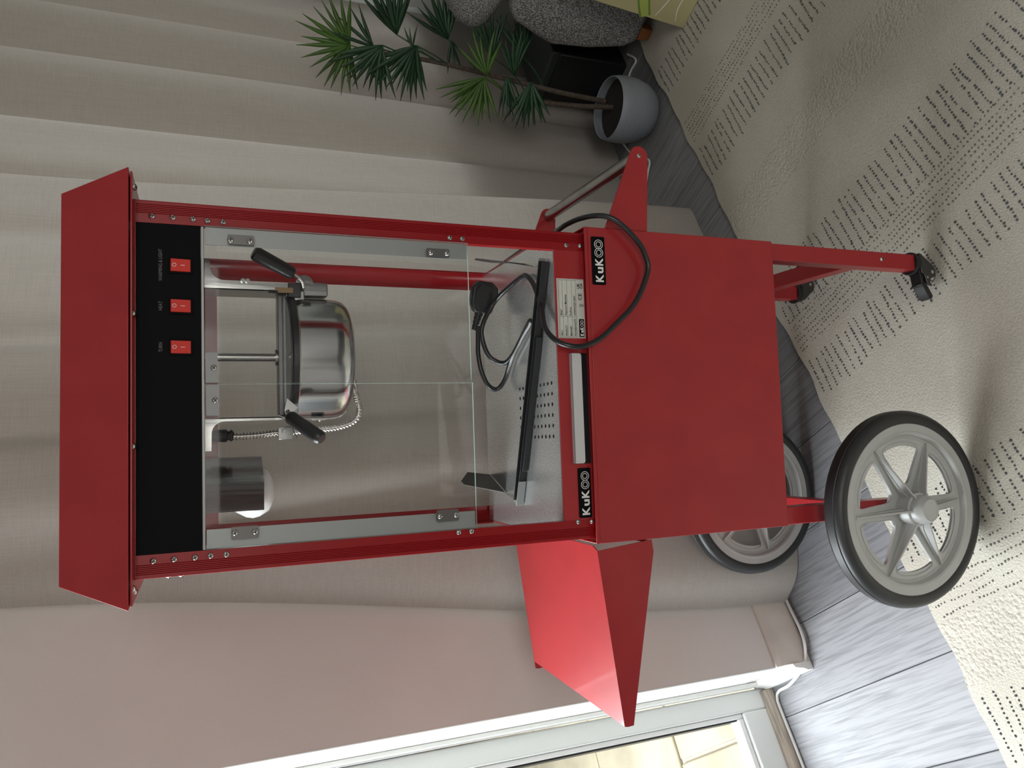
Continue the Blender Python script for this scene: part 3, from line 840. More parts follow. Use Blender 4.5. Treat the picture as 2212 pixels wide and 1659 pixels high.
# canopy: a truncated hip
bx_, by0, by1, bz = 0.2715, -0.030, 0.370, 0.6425
tx_, ty0, ty1, tz = 0.2406, 0.003, 0.337, 0.7200
def ringpts(x, y0, y1, z): return [(-x, y0, z), (x, y0, z), (x, y1, z), (-x, y1, z)]
g = G(); t = 0.0022
vs = ringpts(bx_, by0, by1, bz)+ringpts(tx_, ty0, ty1, tz)+ringpts(bx_-t, by0+t, by1-t, bz)+ringpts(tx_-t, ty0+t, ty1-t, tz-t)
fs = [(0, 1, 5, 4), (1, 2, 6, 5), (2, 3, 7, 6), (3, 0, 4, 7), (4, 5, 6, 7), (8, 12, 13, 9), (9, 13, 14, 10), (10, 14, 15, 11), (11, 15, 12, 8), (12, 15, 14, 13),
      (0, 8, 9, 1), (1, 9, 10, 2), (2, 10, 11, 3), (3, 11, 8, 0)]
g.add(vs, fs); canopy = mp('canopy', g, RED, bevel=0.0010)
g = G()
g.box(-bx_+0.004, bx_-0.004, by0+0.004, -0.0005, 0.6385, 0.6410)
g.box(-bx_+0.004, -0.2405, 0.0, by1-0.004, 0.6385, 0.6410)
g.box(0.2405, bx_-0.004, 0.0, by1-0.004, 0.6385, 0.6410)
mp('canopy_flange', g, RED, canopy, bevel=0.0008)
g = G(); g.box(-0.24, 0.24, 0.0, 0.34, ZT, 0.6405); mp('top_plate', g, RED, canopy)
DOWN = Matrix.Rotation(R(90), 4, 'X')
for x, y in ((0.2530, -0.012), (0.2560, 0.004), (0.0905, -0.012), (-0.0750, -0.012), (-0.2480, -0.012), (-0.2550, 0.010)):
    screw(mach, x, y, 0.6385, DOWN)
for x, z in ((0.2191, 0.6178), (0.2191, 0.5933), (0.2190, 0.5689), (0.2180, 0.5515), (0.2175, 0.5320), (0.2174, 0.2180), (0.2173, 0.1985), (0.2183, 0.0264), (0.2188, 0.0020)):
    screw(mach, x, 0.0, z)
for x, z in ((-0.2185, 0.6170), (-0.2184, 0.5932), (-0.2183, 0.5689), (-0.2178, 0.5505), (-0.2178, 0.5316), (-0.2140, 0.2174), (-0.2138, 0.1978), (-0.2130, 0.0248), (-0.2140, 0.0010)):
    screw(mach, x, 0.0, z)
LEFTW = Matrix.Rotation(R(-90), 4, 'Z')
for z in (0.600, 0.585): screw(mach, -0.24, 0.012, z, LEFTW)
# glass doors
def glass_door(x0, x1, z0, z1, sx, plates, toppl):
    g = G()
    y0, y1 = -0.0046, -0.0008
    vs = [(x0, y0, z0), (x1, y0, z0), (x1, y0, z1), (x0, y0, z1), (x0, y1, z0), (x1, y1, z0), (x1, y1, z1), (x0, y1, z1)]
    g.add(vs, [(0, 1, 2, 3), (7, 6, 5, 4)], 0)
    g.add(vs, [(0, 4, 5, 1), (1, 5, 6, 2), (2, 6, 7, 3), (3, 7, 4, 0)], 1)
    d = mp('glass_door', g, [GLASS, GEDGE])
    a, b = (x1-0.0240, x1-0.0008) if sx > 0 else (x0+0.0008, x0+0.0250)
    g = G(); g.box(a, b, 0.0, 0.0018, z0+0.001, z1-0.001)
    mp('hinge_strip', g, ALU, d)
    for (pa, pb, pc, pd, scs) in plates:
        g = G(); g.prism(rrect(pa, pb, pc, pd, 0.0022), -0.0062, -0.0048, 'y'); pl = mp('clamp_plate', g, PLATE, d)
        for (sxx, szz) in scs: screw(d, sxx, -0.0062, szz)
    pa, pb, pc, pd, ssx, ssz = toppl
    g = G(); g.prism(rrect(pa, pb, pc, pd, 0.0018), -0.0062, -0.0048, 'y')
    g.box(pa+0.004, pb-0.004, 0.0, 0.010, pd-0.004, pd+0.0)
    mp('catch_plate', g, mat('catch_grey', (0.19, 0.195, 0.195), 0.45, 0.5), d); screw(d, ssx, -0.0062, ssz)
glass_door(0.0034, 0.2102, 0.1920, 0.5552, 1, [(0.1872, 0.2003, 0.4936, 0.5272, [(0.1927, 0.5236), (0.1929, 0.4994)]), (0.1866, 0.1985, 0.2208, 0.2556, [(0.1922, 0.2493), (0.1922, 0.2250)])],
           (0.0036, 0.0430, 0.5405, 0.5552, 0.0229, 0.5450))
glass_door(-0.2098, 0.0018, 0.1905, 0.5560, -1, [(-0.1995, -0.1832, 0.4919, 0.5257, [(-0.1906, 0.5213), (-0.1908, 0.4964)]), (-0.1968, -0.1800, 0.2184, 0.2510, [(-0.1885, 0.2464), (-0.1882, 0.2223)])],
           (-0.0392, 0.0006, 0.5388, 0.5545, -0.0193, 0.5436))

# lower front panel with drawer slot
g = G()
g.box(-0.2104, 0.2104, 0.0004, 0.003, 0.0290, 0.0480)
g.box(0.0480, 0.2104, 0.0004, 0.003, ZL, 0.0290)
g.box(-0.2104, -0.1245, 0.0004, 0.003, ZL, 0.0290)
g.box(-0.1245, 0.0480, 0.0004, 0.003, ZL, -0.003)
mp('lower_panel', g, RED)
g = G(); g.box(-0.122, 0.0455, 0.006, 0.30, -0.0020, 0.0240); g.box(-0.1245, 0.048, 0.0032, 0.0058, -0.0028, 0.0288, 1)
dr = mp('drawer', g, [mat('drawer_front', (0.08, 0.09, 0.11), 0.25, 0.6), mat('slot_dark', (0.03, 0.03, 0.035), 0.3, 0.5)])
g = G(); g.prism([(0.0470, 0.0286)]+[(-0.1238, 0.0286)]+arc(-0.1198, 0.0150, 0.004, 180, 270, 5)+arc(0.0430, 0.0150, 0.004, 270, 360, 5), -0.0065, -0.0050, 'y')
g.box(-0.1238, 0.0470, -0.0065, 0.004, 0.0272, 0.0286)
mp('drawer_pull', g, DRAWER, dr, bevel=0.0005)
badge(mach, -0.2075, -0.1310, 0.0006, 0.0222, 0.0004)
# rating sticker
x0, x1, z0, z1 = 0.0712, 0.1652, -0.0012, 0.0458
g = G(); g.box(x0, x1, 0.0001, 0.0004, z0, z1); st = mp('rating_sticker', g, STICKER, label='white rating sticker with black print')
g = G(); w = x1-x0; h = z1-z0; yy = -0.0001
def ln(xa, xb, za, zb): g.box(xa, xb, yy, yy+0.0002, za, zb)
fx0, fx1 = x0+0.0025, x1-0.0025; dx = x0+0.36*w
rows = [z1-0.0034, z1-0.0093, z1-0.0172, z1-0.0252, z1-0.0328]
for zz in rows: ln(fx0, fx1, zz-0.00015, zz+0.00015)
ln(fx0, fx0+0.0003, rows[-1], rows[0]); ln(fx1-0.0003, fx1, rows[-1], rows[0]); ln(dx-0.00015, dx+0.00015, rows[-1], rows[0])
ln(x0+0.0010, x1-0.0010, z1-0.0020, z1-0.0017); ln(x0+0.0010, x0+0.0013, z0+0.001, z1-0.0017); ln(x1-0.0013, x1-0.0010, z0+0.001, z1-0.0017)
for i, (k_, v_) in enumerate((('SKU', '8367'), ('PRODUCT', 'Popcorn Machine'), ('BRAND', 'KuKoo'), ('POWER/VOLTS', '1370W/220-240V'))):
    zb = rows[i+1]+0.0013
    text_geo(g, k_, fx0+0.0014, yy, zb, 0.0046, 0, 'LEFT', 0.00008, {3: 0.0265, 1: 0.0165}.get(i))
    text_geo(g, v_, dx+0.0018, yy, zb, 0.0048, 0, 'LEFT', 0.00008, {1: 0.0330, 3: 0.0320}.get(i))
text_geo(g, 'CE', x0+0.645*w, yy, z0+0.0042, 0.0088, 0, 'LEFT', 0.0001, 0.0105)
text_geo(g, 'UK', x0+0.84*w, yy, z0+0.0076, 0.0062, 0, 'LEFT', 0.0002, 0.0085)
text_geo(g, 'CA', x0+0.84*w, yy, z0+0.0024, 0.0062, 0, 'LEFT', 0.0002, 0.0085)
bxx = x0+0.555*w                                                       # crossed-out bin
for p in (((-0.002, 0.003), (0.002, 0.009)), ((0.002, 0.003), (-0.002, 0.009))):
    (xa, za), (xb, zb) = p
    g.tube([(bxx+xa, yy, z0+za), (bxx+xb, yy, z0+zb)], 0.00022, 5)
g.box(bxx-0.0022, bxx+0.0022, yy, yy+0.0002, z0+0.0015, z0+0.0022)
for p in (((-0.0014, 0.0035), (-0.002, 0.0085)), ((0.0014, 0.0035), (0.002, 0.0085)), ((-0.0022, 0.0085), (0.0022, 0.0085)), ((-0.0014, 0.0035), (0.0014, 0.0035))):
    (xa, za), (xb, zb) = p; g.tube([(bxx+xa, yy, z0+za), (bxx+xb, yy, z0+zb)], 0.00018, 5)
mp('printing', g, BLACKPRINT, st)
b2 = badge(mach, x0+0.0022, x0+0.0305, z0+0.0016, z0+0.0105, 0.0002, th=0.0003)

# tray floor with a field of drain holes
g = G(); zt_ = 0.0480
hx0, px, nx_ = -0.0890, 0.0168, 6
hy0, py, ny_ = 0.0205, 0.0145, 10
hx1, hy1 = hx0+px*nx_, hy0+py*ny_
X0, X1, Y0, Y1 = -0.2360, 0.2360, 0.0031, 0.3300
for (a, b, c, d) in ((X0, hx0, Y0, Y1), (hx1, X1, Y0, Y1), (hx0, hx1, Y0, hy0), (hx0, hx1, hy1, Y1)):
    g.add([(a, c, zt_), (b, c, zt_), (b, d, zt_), (a, d, zt_)], [(0, 1, 2, 3)])
for i in range(nx_):
    for j in range(ny_):
        cx, cy = hx0+px*(i+0.5), hy0+py*(j+0.5); vs = []
        co_ = math.atan2(py, px)
        angs = sorted([2*math.pi*k/12 for k in range(12)]+[co_, math.pi-co_, math.pi+co_, 2*math.pi-co_]); nh = len(angs)
        for a in angs:
            m_ = max(abs(math.cos(a))/(px/2), abs(math.sin(a))/(py/2))
            vs.append((cx+math.cos(a)/m_, cy+math.sin(a)/m_, zt_))
        vs += [(cx+0.0033*math.cos(a), cy+0.0033*math.sin(a), zt_) for a in angs]
        vs += [(p[0], p[1], zt_-0.0012) for p in vs[nh:]]
        g.add(vs, [(k, (k+1) % nh, nh+(k+1) % nh, nh+k) for k in range(nh)]+[(nh+k, nh+(k+1) % nh, 2*nh+(k+1) % nh, 2*nh+k) for k in range(nh)])
mp('tray_floor', g, SPECK)
g = G(); g.box(-0.12, 0.045, 0.01, 0.25, 0.0300, 0.0330); mp('hole_backing', g, RECESSDARK)  # plain dark sheet added under the holes so they read as shaded
g = G()                                                              # bent lip along the front of the tray
g.box(-0.2100, 0.2100, 0.0031, 0.0045, 0.0440, 0.0486); mp('tray_lip', g, ALU)

# loose deflector: a black channel lying corner to corner with an upright steel cheek at each end
pA, pB = Vector((0.1960, 0.0230, 0.0)), Vector((-0.1900, 0.1640, 0.0))
dv = (pB-pA); ang = math.atan2(dv.y, dv.x); LN = dv.length
DM = UPZ @ Matrix.Translation((pA.x, pA.y, 0.0490)) @ Matrix.Rotation(ang, 4, 'Z')
g = G(); g.box(0, LN, -0.0075, -0.0060, 0.0, 0.013); g.box(0, LN, -0.0075, 0.0075, 0.0, 0.0015); g.box(0, LN, 0.0060, 0.0075, 0.0, 0.013); g.box(0.12, LN-0.06, 0.0075, 0.0125, 0.0, 0.010)
df = obj('tray_deflector', g, PLASTIC, mach, DM, bevel=0.0006, label='black channel lying diagonally across the tray')
for xa, xb, ya, yb, zz in ((LN-0.040, LN+0.004, 0.0080, 0.0092, 0.014), (LN-0.030, LN+0.006, -0.0105, -0.0092, 0.009), (-0.004, 0.006, -0.0100, -0.0088, 0.012)):
    g = G(); g.box(xa, xb, ya, yb, 0.0, zz); obj('channel_end', g, ALU, df, DM, bevel=0.0004)
def cheek(P, name='end_cheek'):
    a = Vector(P[1])-Vector(P[0]); b = Vector(P[2])-Vector(P[0]); n = a.cross(b).normalized()*0.0008
    k = len(P); g = G()
    g.add([Vector(p)+n for p in P]+[Vector(p)-n for p in P], [list(range(k)), list(range(2*k-1, k-1, -1))], 0)
    g.add([Vector(p)+n for p in P]+[Vector(p)-n for p in P], [(i, (i+1) % k, k+(i+1) % k, k+i) for i in range(k)], 1)
    return obj(name, g, [DARKSTEEL, ALU], df, UPZ)
cheek([(-0.1800, 0.2420, 0.0490), (-0.1500, 0.3200, 0.0490), (-0.1420, 0.2900, 0.1040), (-0.1540, 0.2200, 0.1400), (-0.1600, 0.2150, 0.1360)])
cheek([(0.2000, 0.0760, 0.0490), (0.2060, 0.0860, 0.0600), (0.2200, 0.1450, 0.1000), (0.2240, 0.1500, 0.1260), (0.2240, 0.1400, 0.1290), (0.2200, 0.1250, 0.1200)])
g = G(); g.tube(catmull([(-0.1800, 0.2420, 0.0495), (-0.1880, 0.2000, 0.0500), (-0.1920, 0.1700, 0.0520)], 6), 0.0006, 6)
obj('edge_wire', g, ALU, df, UPZ)

# ------------------------------------------------------------------ kettle
KX, KY = 0.0520, 0.1600
def kl(name, prof, m, parent=None, z0=0.0, n=64, sharp=30):
    g = G(); g.lathe([(r, z) for r, z in prof], (KX, KY, z0), (KX, KY, z0+1.0), n)
    return mp(name, g, m, parent, sharp=sharp)
kettle = kl('kettle', [(0, 0.3440), (0.068, 0.3440), (0.078, 0.3455), (0.0855, 0.3495), (0.0910, 0.3560), (0.0935, 0.3640), (0.0945, 0.3760), (0.0945, 0.4260), (0.0965, 0.4275), (0.0965, 0.4300), (0.0915, 0.4300), (0.0915, 0.3800), (0.085, 0.360), (0, 0.358)], KETTLE)
kettle['label'] = 'brushed steel kettle pot'
kl('kettle_rim', [(0.0962, 0.4278), (0.0985, 0.4285), (0.0985, 0.4360), (0.0965, 0.4385), (0.088, 0.4385), (0.088, 0.4290)], PLASTIC, kettle)
for s in (1, -1):                                                     # two half lids
    g = G(); P = [(KX+0.095*math.cos(a), KY+0.095*math.sin(a)) for a in [R(90 if s < 0 else -90)+math.pi*i/20 for i in range(21)]]
    g.prism(P, 0.4376, 0.4402, 'z'); mp('half_lid', g, DARKSTEEL, kettle, bevel=0.0006)
g = G(); g.cyl((KX+0.003, KY, 0.440), (KX+0.003, KY, 0.557), 0.0062, n=24); g.cyl((KX+0.003, KY, 0.4510), (KX+0.003, KY, 0.4545), 0.0125, n=24)
mp('drive_shaft', g, STEEL, kettle)
g = G()                                                               # channel-shaped cross bar over the lids
g.box(-0.0345, 0.1625, KY-0.0180, KY-0.0165, 0.4385, 0.4505); g.box(-0.0345, 0.1625, KY+0.0165, KY+0.0180, 0.4385, 0.4505)
g.box(-0.0345, 0.1625, KY-0.0180, KY+0.0180, 0.4490, 0.4508); g.box(-0.0345, 0.1625, KY-0.0195, KY-0.0180, 0.4430, 0.4450)
mp('cross_bar', g, DARKSTEEL, kettle, bevel=0.0008)
# hangers
def hanger(pts, y, th=0.0018):
    g = G(); g.prism(pts, y, y+th, 'y'); return mp('hanger', g, STEEL, kettle)
hanger([(0.1530, 0.4300), (0.1655, 0.4300), (0.1668, 0.5250)]+arc(0.1860, 0.5280, 0.0192, 180, 95, 6)+[(0.1975, 0.5475), (0.1975, 0.5558), (0.1530, 0.5558)], KY-0.030)
g = G(); g.box(0.1530, 0.1545, KY-0.030, KY+0.030, 0.4300, 0.5558); mp('hanger', g, STEEL, kettle)
hanger([(-0.0373, 0.4300), (-0.0420, 0.4300), (-0.0425, 0.5300)]+arc(-0.0600, 0.5290, 0.0175, 0, 85, 6)+[(-0.0850, 0.5470), (-0.0850, 0.5558), (-0.0373, 0.5558)], KY-0.030)
g = G(); g.box(-0.0388, -0.0373, KY-0.030, KY+0.030, 0.4300, 0.5558); mp('hanger', g, STEEL, kettle)
for zz in (0.5015, 0.4950):
    g = G(); g.cyl((0.1668, KY-0.034, zz), (0.1668, KY-0.028, zz), 0.0034, n=6); mp('bolt', g, CHROME, kettle)
g = G(); g.cyl((0.1655, KY-0.012, 0.503), (0.172, KY-0.012, 0.503), 0.0032, n=6); mp('bolt', g, CHROME, kettle)
# pivot block and latch on the right
g = G(); g.prism(rrect(0.1480, 0.1700, 0.3760, 0.4180, 0.004), KY-0.024, KY+0.012, 'y'); g.box(0.1400, 0.1560, KY-0.030, KY-0.010, 0.4120, 0.4290)
mp('pivot_block', g, STEEL, kettle, bevel=0.002)
g = G(); g.box(0.1440, 0.1660, KY-0.034, KY-0.018, 0.4180, 0.4370); mp('pivot_clamp', g, PLASTIC, kettle, bevel=0.001)
g = G(); g.prism(arc(0.1655, 0.4130, 0.0130, -90, 90, 8), KY-0.038, KY-0.0255, 'y'); mp('pivot_guard', g, STEEL, kettle)
g = G(); g.box(0.1500, 0.1580, KY-0.036, KY-0.031, 0.4300, 0.4560); mp('latch_tongue', g, mat('brass_dark', (0.20, 0.13, 0.07), 0.4, 0.6), kettle); 
g = G(); g.cyl((0.1515, KY-0.034, 0.452), (0.1515, KY-0.034, 0.466), 0.0026, n=10); mp('latch_pin', g, PLASTIC, kettle)
# tilting handle on the right
g = G(); g.tube(catmull([(0.1600, 0.128, 0.4140), (0.1680, 0.122, 0.4170), (0.1735, 0.118, 0.4230), (0.1745, 0.116, 0.4260), (0.1800, 0.112, 0.4350)], 6), 0.0032, 10)
hd = mp('tilt_handle', g, STEEL, kettle)
g = G(); g.lathe([(0, 0), (0.0075, 0.0), (0.0098, 0.04), (0.0102, 0.10), (0.0112, 0.90), (0.0104, 0.965), (0.0075, 1.0), (0, 1.0)], (0.1770, 0.114, 0.4300), (0.2035, 0.100, 0.4885), 28)
mp('grip', g, PLASTIC, hd)
# lid handle on the left front
g = G(); g.tube([(-0.030, 0.090, 0.4440), (-0.040, 0.085, 0.4400)], 0.003, 8); g.prism([(-0.0120, 0.4440), (-0.0300, 0.4480), (-0.0420, 0.4430), (-0.0260, 0.4290)], 0.092, 0.0935, 'y')
lh = mp('lid_handle', g, STEEL, kettle)
g = G(); g.lathe([(0, 0), (0.0075, 0.0), (0.0098, 0.05), (0.0100, 0.12), (0.0105, 0.88), (0.0095, 0.96), (0.0070, 1.0), (0, 1.0)], (-0.0385, 0.0880, 0.4420), (-0.0735, 0.0450, 0.4020), 28)
mp('grip', g, PLASTIC, lh)
g = G(); g.tube(catmull([(-0.036, 0.098, 0.456), (-0.0395, 0.096, 0.449), (-0.0440, 0.098, 0.444), (-0.0420, 0.10, 0.440)], 6), 0.0010, 6)
g.tube(catmull([(-0.0420, 0.10, 0.448), (-0.0430, 0.105, 0.440), (-0.0490, 0.12, 0.432), (-0.0560, 0.12, 0.4335), (-0.070, 0.115, 0.428)], 6), 0.0008, 6)
mp('retaining_clip', g, CHROME, kettle)
g = G(); g.prism(rrect(-0.0710, -0.0515, 0.4265, 0.4500, 0.003), 0.176, 0.184, 'y'); g.cyl((-0.058, 0.1755, 0.4405), (-0.058, 0.178, 0.4405), 0.0042, n=16)
mp('conduit_clip', g, STEEL, kettle, bevel=0.001)
# nut under the pot and small bolt at the side
g = G(); g.lathe([(0, 0), (0.0095, 0.0), (0.009, 0.4), (0.006, 0.8), (0, 1.0)], (0.020, 0.185, 0.3445), (0.020, 0.185, 0.3245), 20); g.tube(catmull([(0.020, 0.185, 0.330), (0.010, 0.190, 0.327), (0.0025, 0.195, 0.326)], 5), 0.0046, 12)
mp('cable_entry', g, CHROME, kettle)
g = G(); g.box(-0.0440, -0.0420, 0.125, 0.140, 0.3850, 0.4050); g.cyl((-0.046, 0.132, 0.393), (-0.042, 0.132, 0.393), 0.004, n=12); mp('side_bolt', g, CHROME, kettle)
# ribbed flexible conduit
cp = catmull([(-0.0620, 0.20, 0.5250), (-0.0640, 0.20, 0.5100), (-0.0630, 0.20, 0.4800), (-0.0600, 0.20, 0.4500), (-0.0588, 0.20, 0.4200), (-0.0570, 0.20, 0.3850), (-0.0530, 0.20, 0.3500), (-0.0440, 0.20, 0.3270), (-0.0300, 0.20, 0.3190), (-0.0130, 0.20, 0.3210), (0.0020, 0.195, 0.3260)], 26)
# resample evenly so that the ribs are regular
C = np.array(cp); L_ = np.concatenate([[0], np.cumsum(np.linalg.norm(np.diff(C, axis=0), axis=1))]); n_ = 380
tt = np.linspace(0, L_[-1], n_); C2 = np.stack([np.interp(tt, L_, C[:, k]) for k in range(3)], 1)
g = G(); g.tube([tuple(p) for p in C2], [0.0050+0.0012*math.sin(2*math.pi*t_/0.0050) for t_ in tt], 12)
mp('flexible_conduit', g, CHROME, kettle, sharp=60)
g = G(); g.lathe([(0, 0), (0.0060, 0), (0.0060, 0.2), (0.0098, 0.22), (0.0098, 0.75), (0.0072, 0.80), (0.0072, 0.86), (0.009, 0.88), (0.009, 0.94), (0.006, 1.0)], (-0.0620, 0.20, 0.5558), (-0.0625, 0.20, 0.5140), 16)
mp('cable_gland', g, PLASTIC, kettle, sharp=20)

# ------------------------------------------------------------------ lamp in its bent shield
g = G()
sp = [(-0.0965, 0.215), (-0.1340, 0.165), (-0.1775, 0.172)]
def sheet(P, z0, z1, th=0.0012):
    g = G(); k = len(P)
    vs = [(x, y, z0) for x, y in P]+[(x, y, z1) for x, y in P]+[(x, y+th, z0) for x, y in P]+[(x, y+th, z1) for x, y in P]
    fs = []
    for i in range(k-1):
        fs += [(i, i+1, k+i+1, k+i), (2*k+i+1, 2*k+i, 3*k+i, 3*k+i+1), (i, 2*k+i, 2*k+i+1, i+1), (k+i, k+i+1, 3*k+i+1, 3*k+i)]
    fs += [(0, k, 3*k, 2*k), (k-1, 3*k-1, 4*k-1, 2*k-1)]
    return g.add(vs, fs)
sh = mp('lamp_shield', sheet(sp, 0.4720, 0.5558), brushed('shield_steel', (0.30, 0.30, 0.30), 0.2, (1, 1, 0.06)))
g = G(); g.lathe([(0, 0.0), (0.020, 0.002), (0.034, 0.010), (0.0420, 0.024), (0.0440, 0.034), (0.0420, 0.044), (0.034, 0.058), (0.020, 0.078), (0.0145, 0.088), (0.0140, 0.10), (0, 0.10)], (-0.152, 0.252, 0.4500), (-0.152, 0.252, 1.4500), 40)
mp('lamp_bulb', g, BULB, label='white mushroom reflector bulb')

# ------------------------------------------------------------------ power cord with plug
cord = thing('power_cord', (0.08, 0.12, FLOOR+0.049), 'black power cord with plug, looped over the cart front into the tray', 'power cord')
P = [(0.246, 0.30, 0.030), (0.262, 0.20, 0.012), (0.2665, 0.10, 0.001), (0.2630, 0.07, 0.005), (0.2634, 0.04, 0.0058), (0.2670, 0.015, -0.0054), (0.2667, -0.010, -0.0215), (0.2609, -0.025, -0.0404), (0.2449, -0.030, -0.0636), (0.2218, -0.030, -0.0878), (0.2050, -0.028, -0.0990), (0.1831, -0.026, -0.1054), (0.1500, -0.026, -0.0930), (0.1207, -0.026, -0.0740), (0.0930, -0.026, -0.0440), (0.0682, -0.026, -0.0135), (0.0560, -0.024, 0.0150), (0.0570, -0.020, 0.0400),
     (0.0680, -0.008, 0.0570), (0.0900, 0.014, 0.0620), (0.1250, 0.038, 0.0560), (0.1627, 0.061, 0.0560), (0.1860, 0.090, 0.0550), (0.1915, 0.1150, 0.0545), (0.1860, 0.150, 0.0570), (0.1640, 0.200, 0.0720), (0.1219, 0.205, 0.0953), (0.0930, 0.205, 0.0965), (0.0640, 0.205, 0.0840), (0.0520, 0.195, 0.0640), (0.0605, 0.172, 0.0560), (0.0860, 0.128, 0.0550), (0.1060, 0.092, 0.0545), (0.1110, 0.086, 0.0550), (0.1040, 0.098, 0.0555), (0.0800, 0.138, 0.0550), (0.0560, 0.176, 0.0550), (0.0250, 0.205, 0.0560), (0.0070, 0.215, 0.0680), (0.0140, 0.215, 0.0850), (0.0395, 0.215, 0.0970), (0.0700, 0.218, 0.1010), (0.0950, 0.220, 0.1000), (0.1210, 0.222, 0.0985)]
g = G(); g.tube(catmull(P, 8), 0.0042, 12)
obj('cable', g, CABLE, cord, UPZ, sharp=60)
# moulded three-pin plug
PM = UPZ @ Matrix.Translation((0.172, 0.225, 0.086)) @ Matrix.Rotation(R(6), 4, 'Y') @ Matrix.Rotation(R(-12), 4, 'Z')
g = G(); g.prism([(-0.026, -0.017), (0.006, -0.026), (0.022, -0.024), (0.031, -0.012), (0.031, 0.014), (0.020, 0.024), (-0.010, 0.024), (-0.026, 0.015)], -0.010, 0.010, 'y')
plug = obj('plug', g, PLASTIC, cord, PM, bevel=0.004, seg=3, label='black moulded three-pin plug')
g = G(); g.prism([(-0.020, -0.012), (0.006, -0.020), (0.018, -0.018), (0.025, -0.008), (0.025, 0.010), (0.016, 0.018), (-0.008, 0.018), (-0.020, 0.010)], -0.0125, -0.0095, 'y')
obj('plug_face', g, PLASTIC, plug, PM, bevel=0.001)
g = G()
for k in range(4): g.cyl((-0.026-0.0075*k, 0.0, 0.004+0.0012*k), (-0.0325-0.0075*k, 0.0, 0.005+0.0012*k), 0.0082-0.0008*k, 0.0072-0.0008*k, 16)
g.cyl((-0.022, 0.0, 0.003), (-0.058, 0.0, 0.0095), 0.0052, 0.0044, 14)
obj('strain_relief', g, PLASTIC, plug, PM)
g = G(); g.box(0.004, 0.0055+0.006, 0.010, 0.027, -0.003, 0.001); g.box(-0.012, -0.006, 0.010, 0.025, -0.012, -0.008); g.box(-0.012, -0.006, 0.010, 0.025, 0.008, 0.012)
obj('pin', g, CHROME, plug, PM)

# ------------------------------------------------------------------ white cable along the wall
g = G(); g.tube(catmull([(1.60, 0.36, 0.005), (1.535, 0.34, 0.005), (1.53, 0.40, 0.005), (1.45, 0.545, 0.005), (1.28, 0.53, 0.005), (1.200, 0.475, 0.006), (1.165, 0.510, 0.006), (1.10, 0.585, 0.005), (0.90, 0.645, 0.005), (0.3, 0.67, 0.005), (-0.10, 0.676, 0.006), (-0.205, 0.674, 0.008), (-0.275, 0.666, 0.010), (-0.318, 0.672, 0.014), (-0.352, 0.706, 0.015), (-0.3725, 0.780, 0.008), (-0.376, 0.835, 0.005), (-0.390, 0.852, 0.005), (-0.42, 0.855, 0.005), (-0.60, 0.852, 0.005), (-1.1, 0.852, 0.005)], 8), 0.0038, 10)
tag(obj('white_cable', g, WHITECABLE, None, ROOM, sharp=60), 'thin white cable running along the skirting and past the door', 'cable')

# ------------------------------------------------------------------ potted palm
PX, PY = 1.330, 0.395
palm = thing('potted_palm', (PX, PY, 0), 'tall fan palm in a round blue-grey pot by the curtain', 'plant', frame=ROOM)
g = G(); g.lathe([(0, 0), (0.062, 0), (0.074, 0.008), (0.090, 0.035), (0.1005, 0.072), (0.1030, 0.100), (0.1010, 0.130), (0.0975, 0.148), (0.0955, 0.1505), (0.0935, 0.148), (0.0955, 0.130), (0.095, 0.115), (0, 0.115)], (PX, PY, 0.001), (PX, PY, 1.001), 56)
obj('pot', g, POT, palm, ROOM, label='round blue-grey ceramic pot')
g = G(); g.lathe([(0, 0.0), (0.0945, 0.0), (0.0945, 0.01), (0, 0.012)], (PX, PY, 0.112), (PX, PY, 1.112), 24)
obj('soil', g, SOIL, palm, ROOM)
def stem(pts, r0, r1):
    P = catmull(pts, 8); n = len(P)
    g = G(); g.tube(P, [r0+(r1-r0)*i/(n-1) for i in range(n)], 9)
    return obj('stem', g, BARK, palm, ROOM)
stem([(1.400, 0.42, 0.128), (1.415, 0.42, 0.30), (1.455, 0.425, 0.50), (1.490, 0.43, 0.70), (1.490, 0.43, 0.90)], 0.0085, 0.006)
stem([(1.345, 0.40, 0.128), (1.340, 0.41, 0.25), (1.345, 0.42, 0.38), (1.352, 0.425, 0.47)], 0.0085, 0.006)
CAMR = ROOM.inverted() @ cam.matrix_world.translation
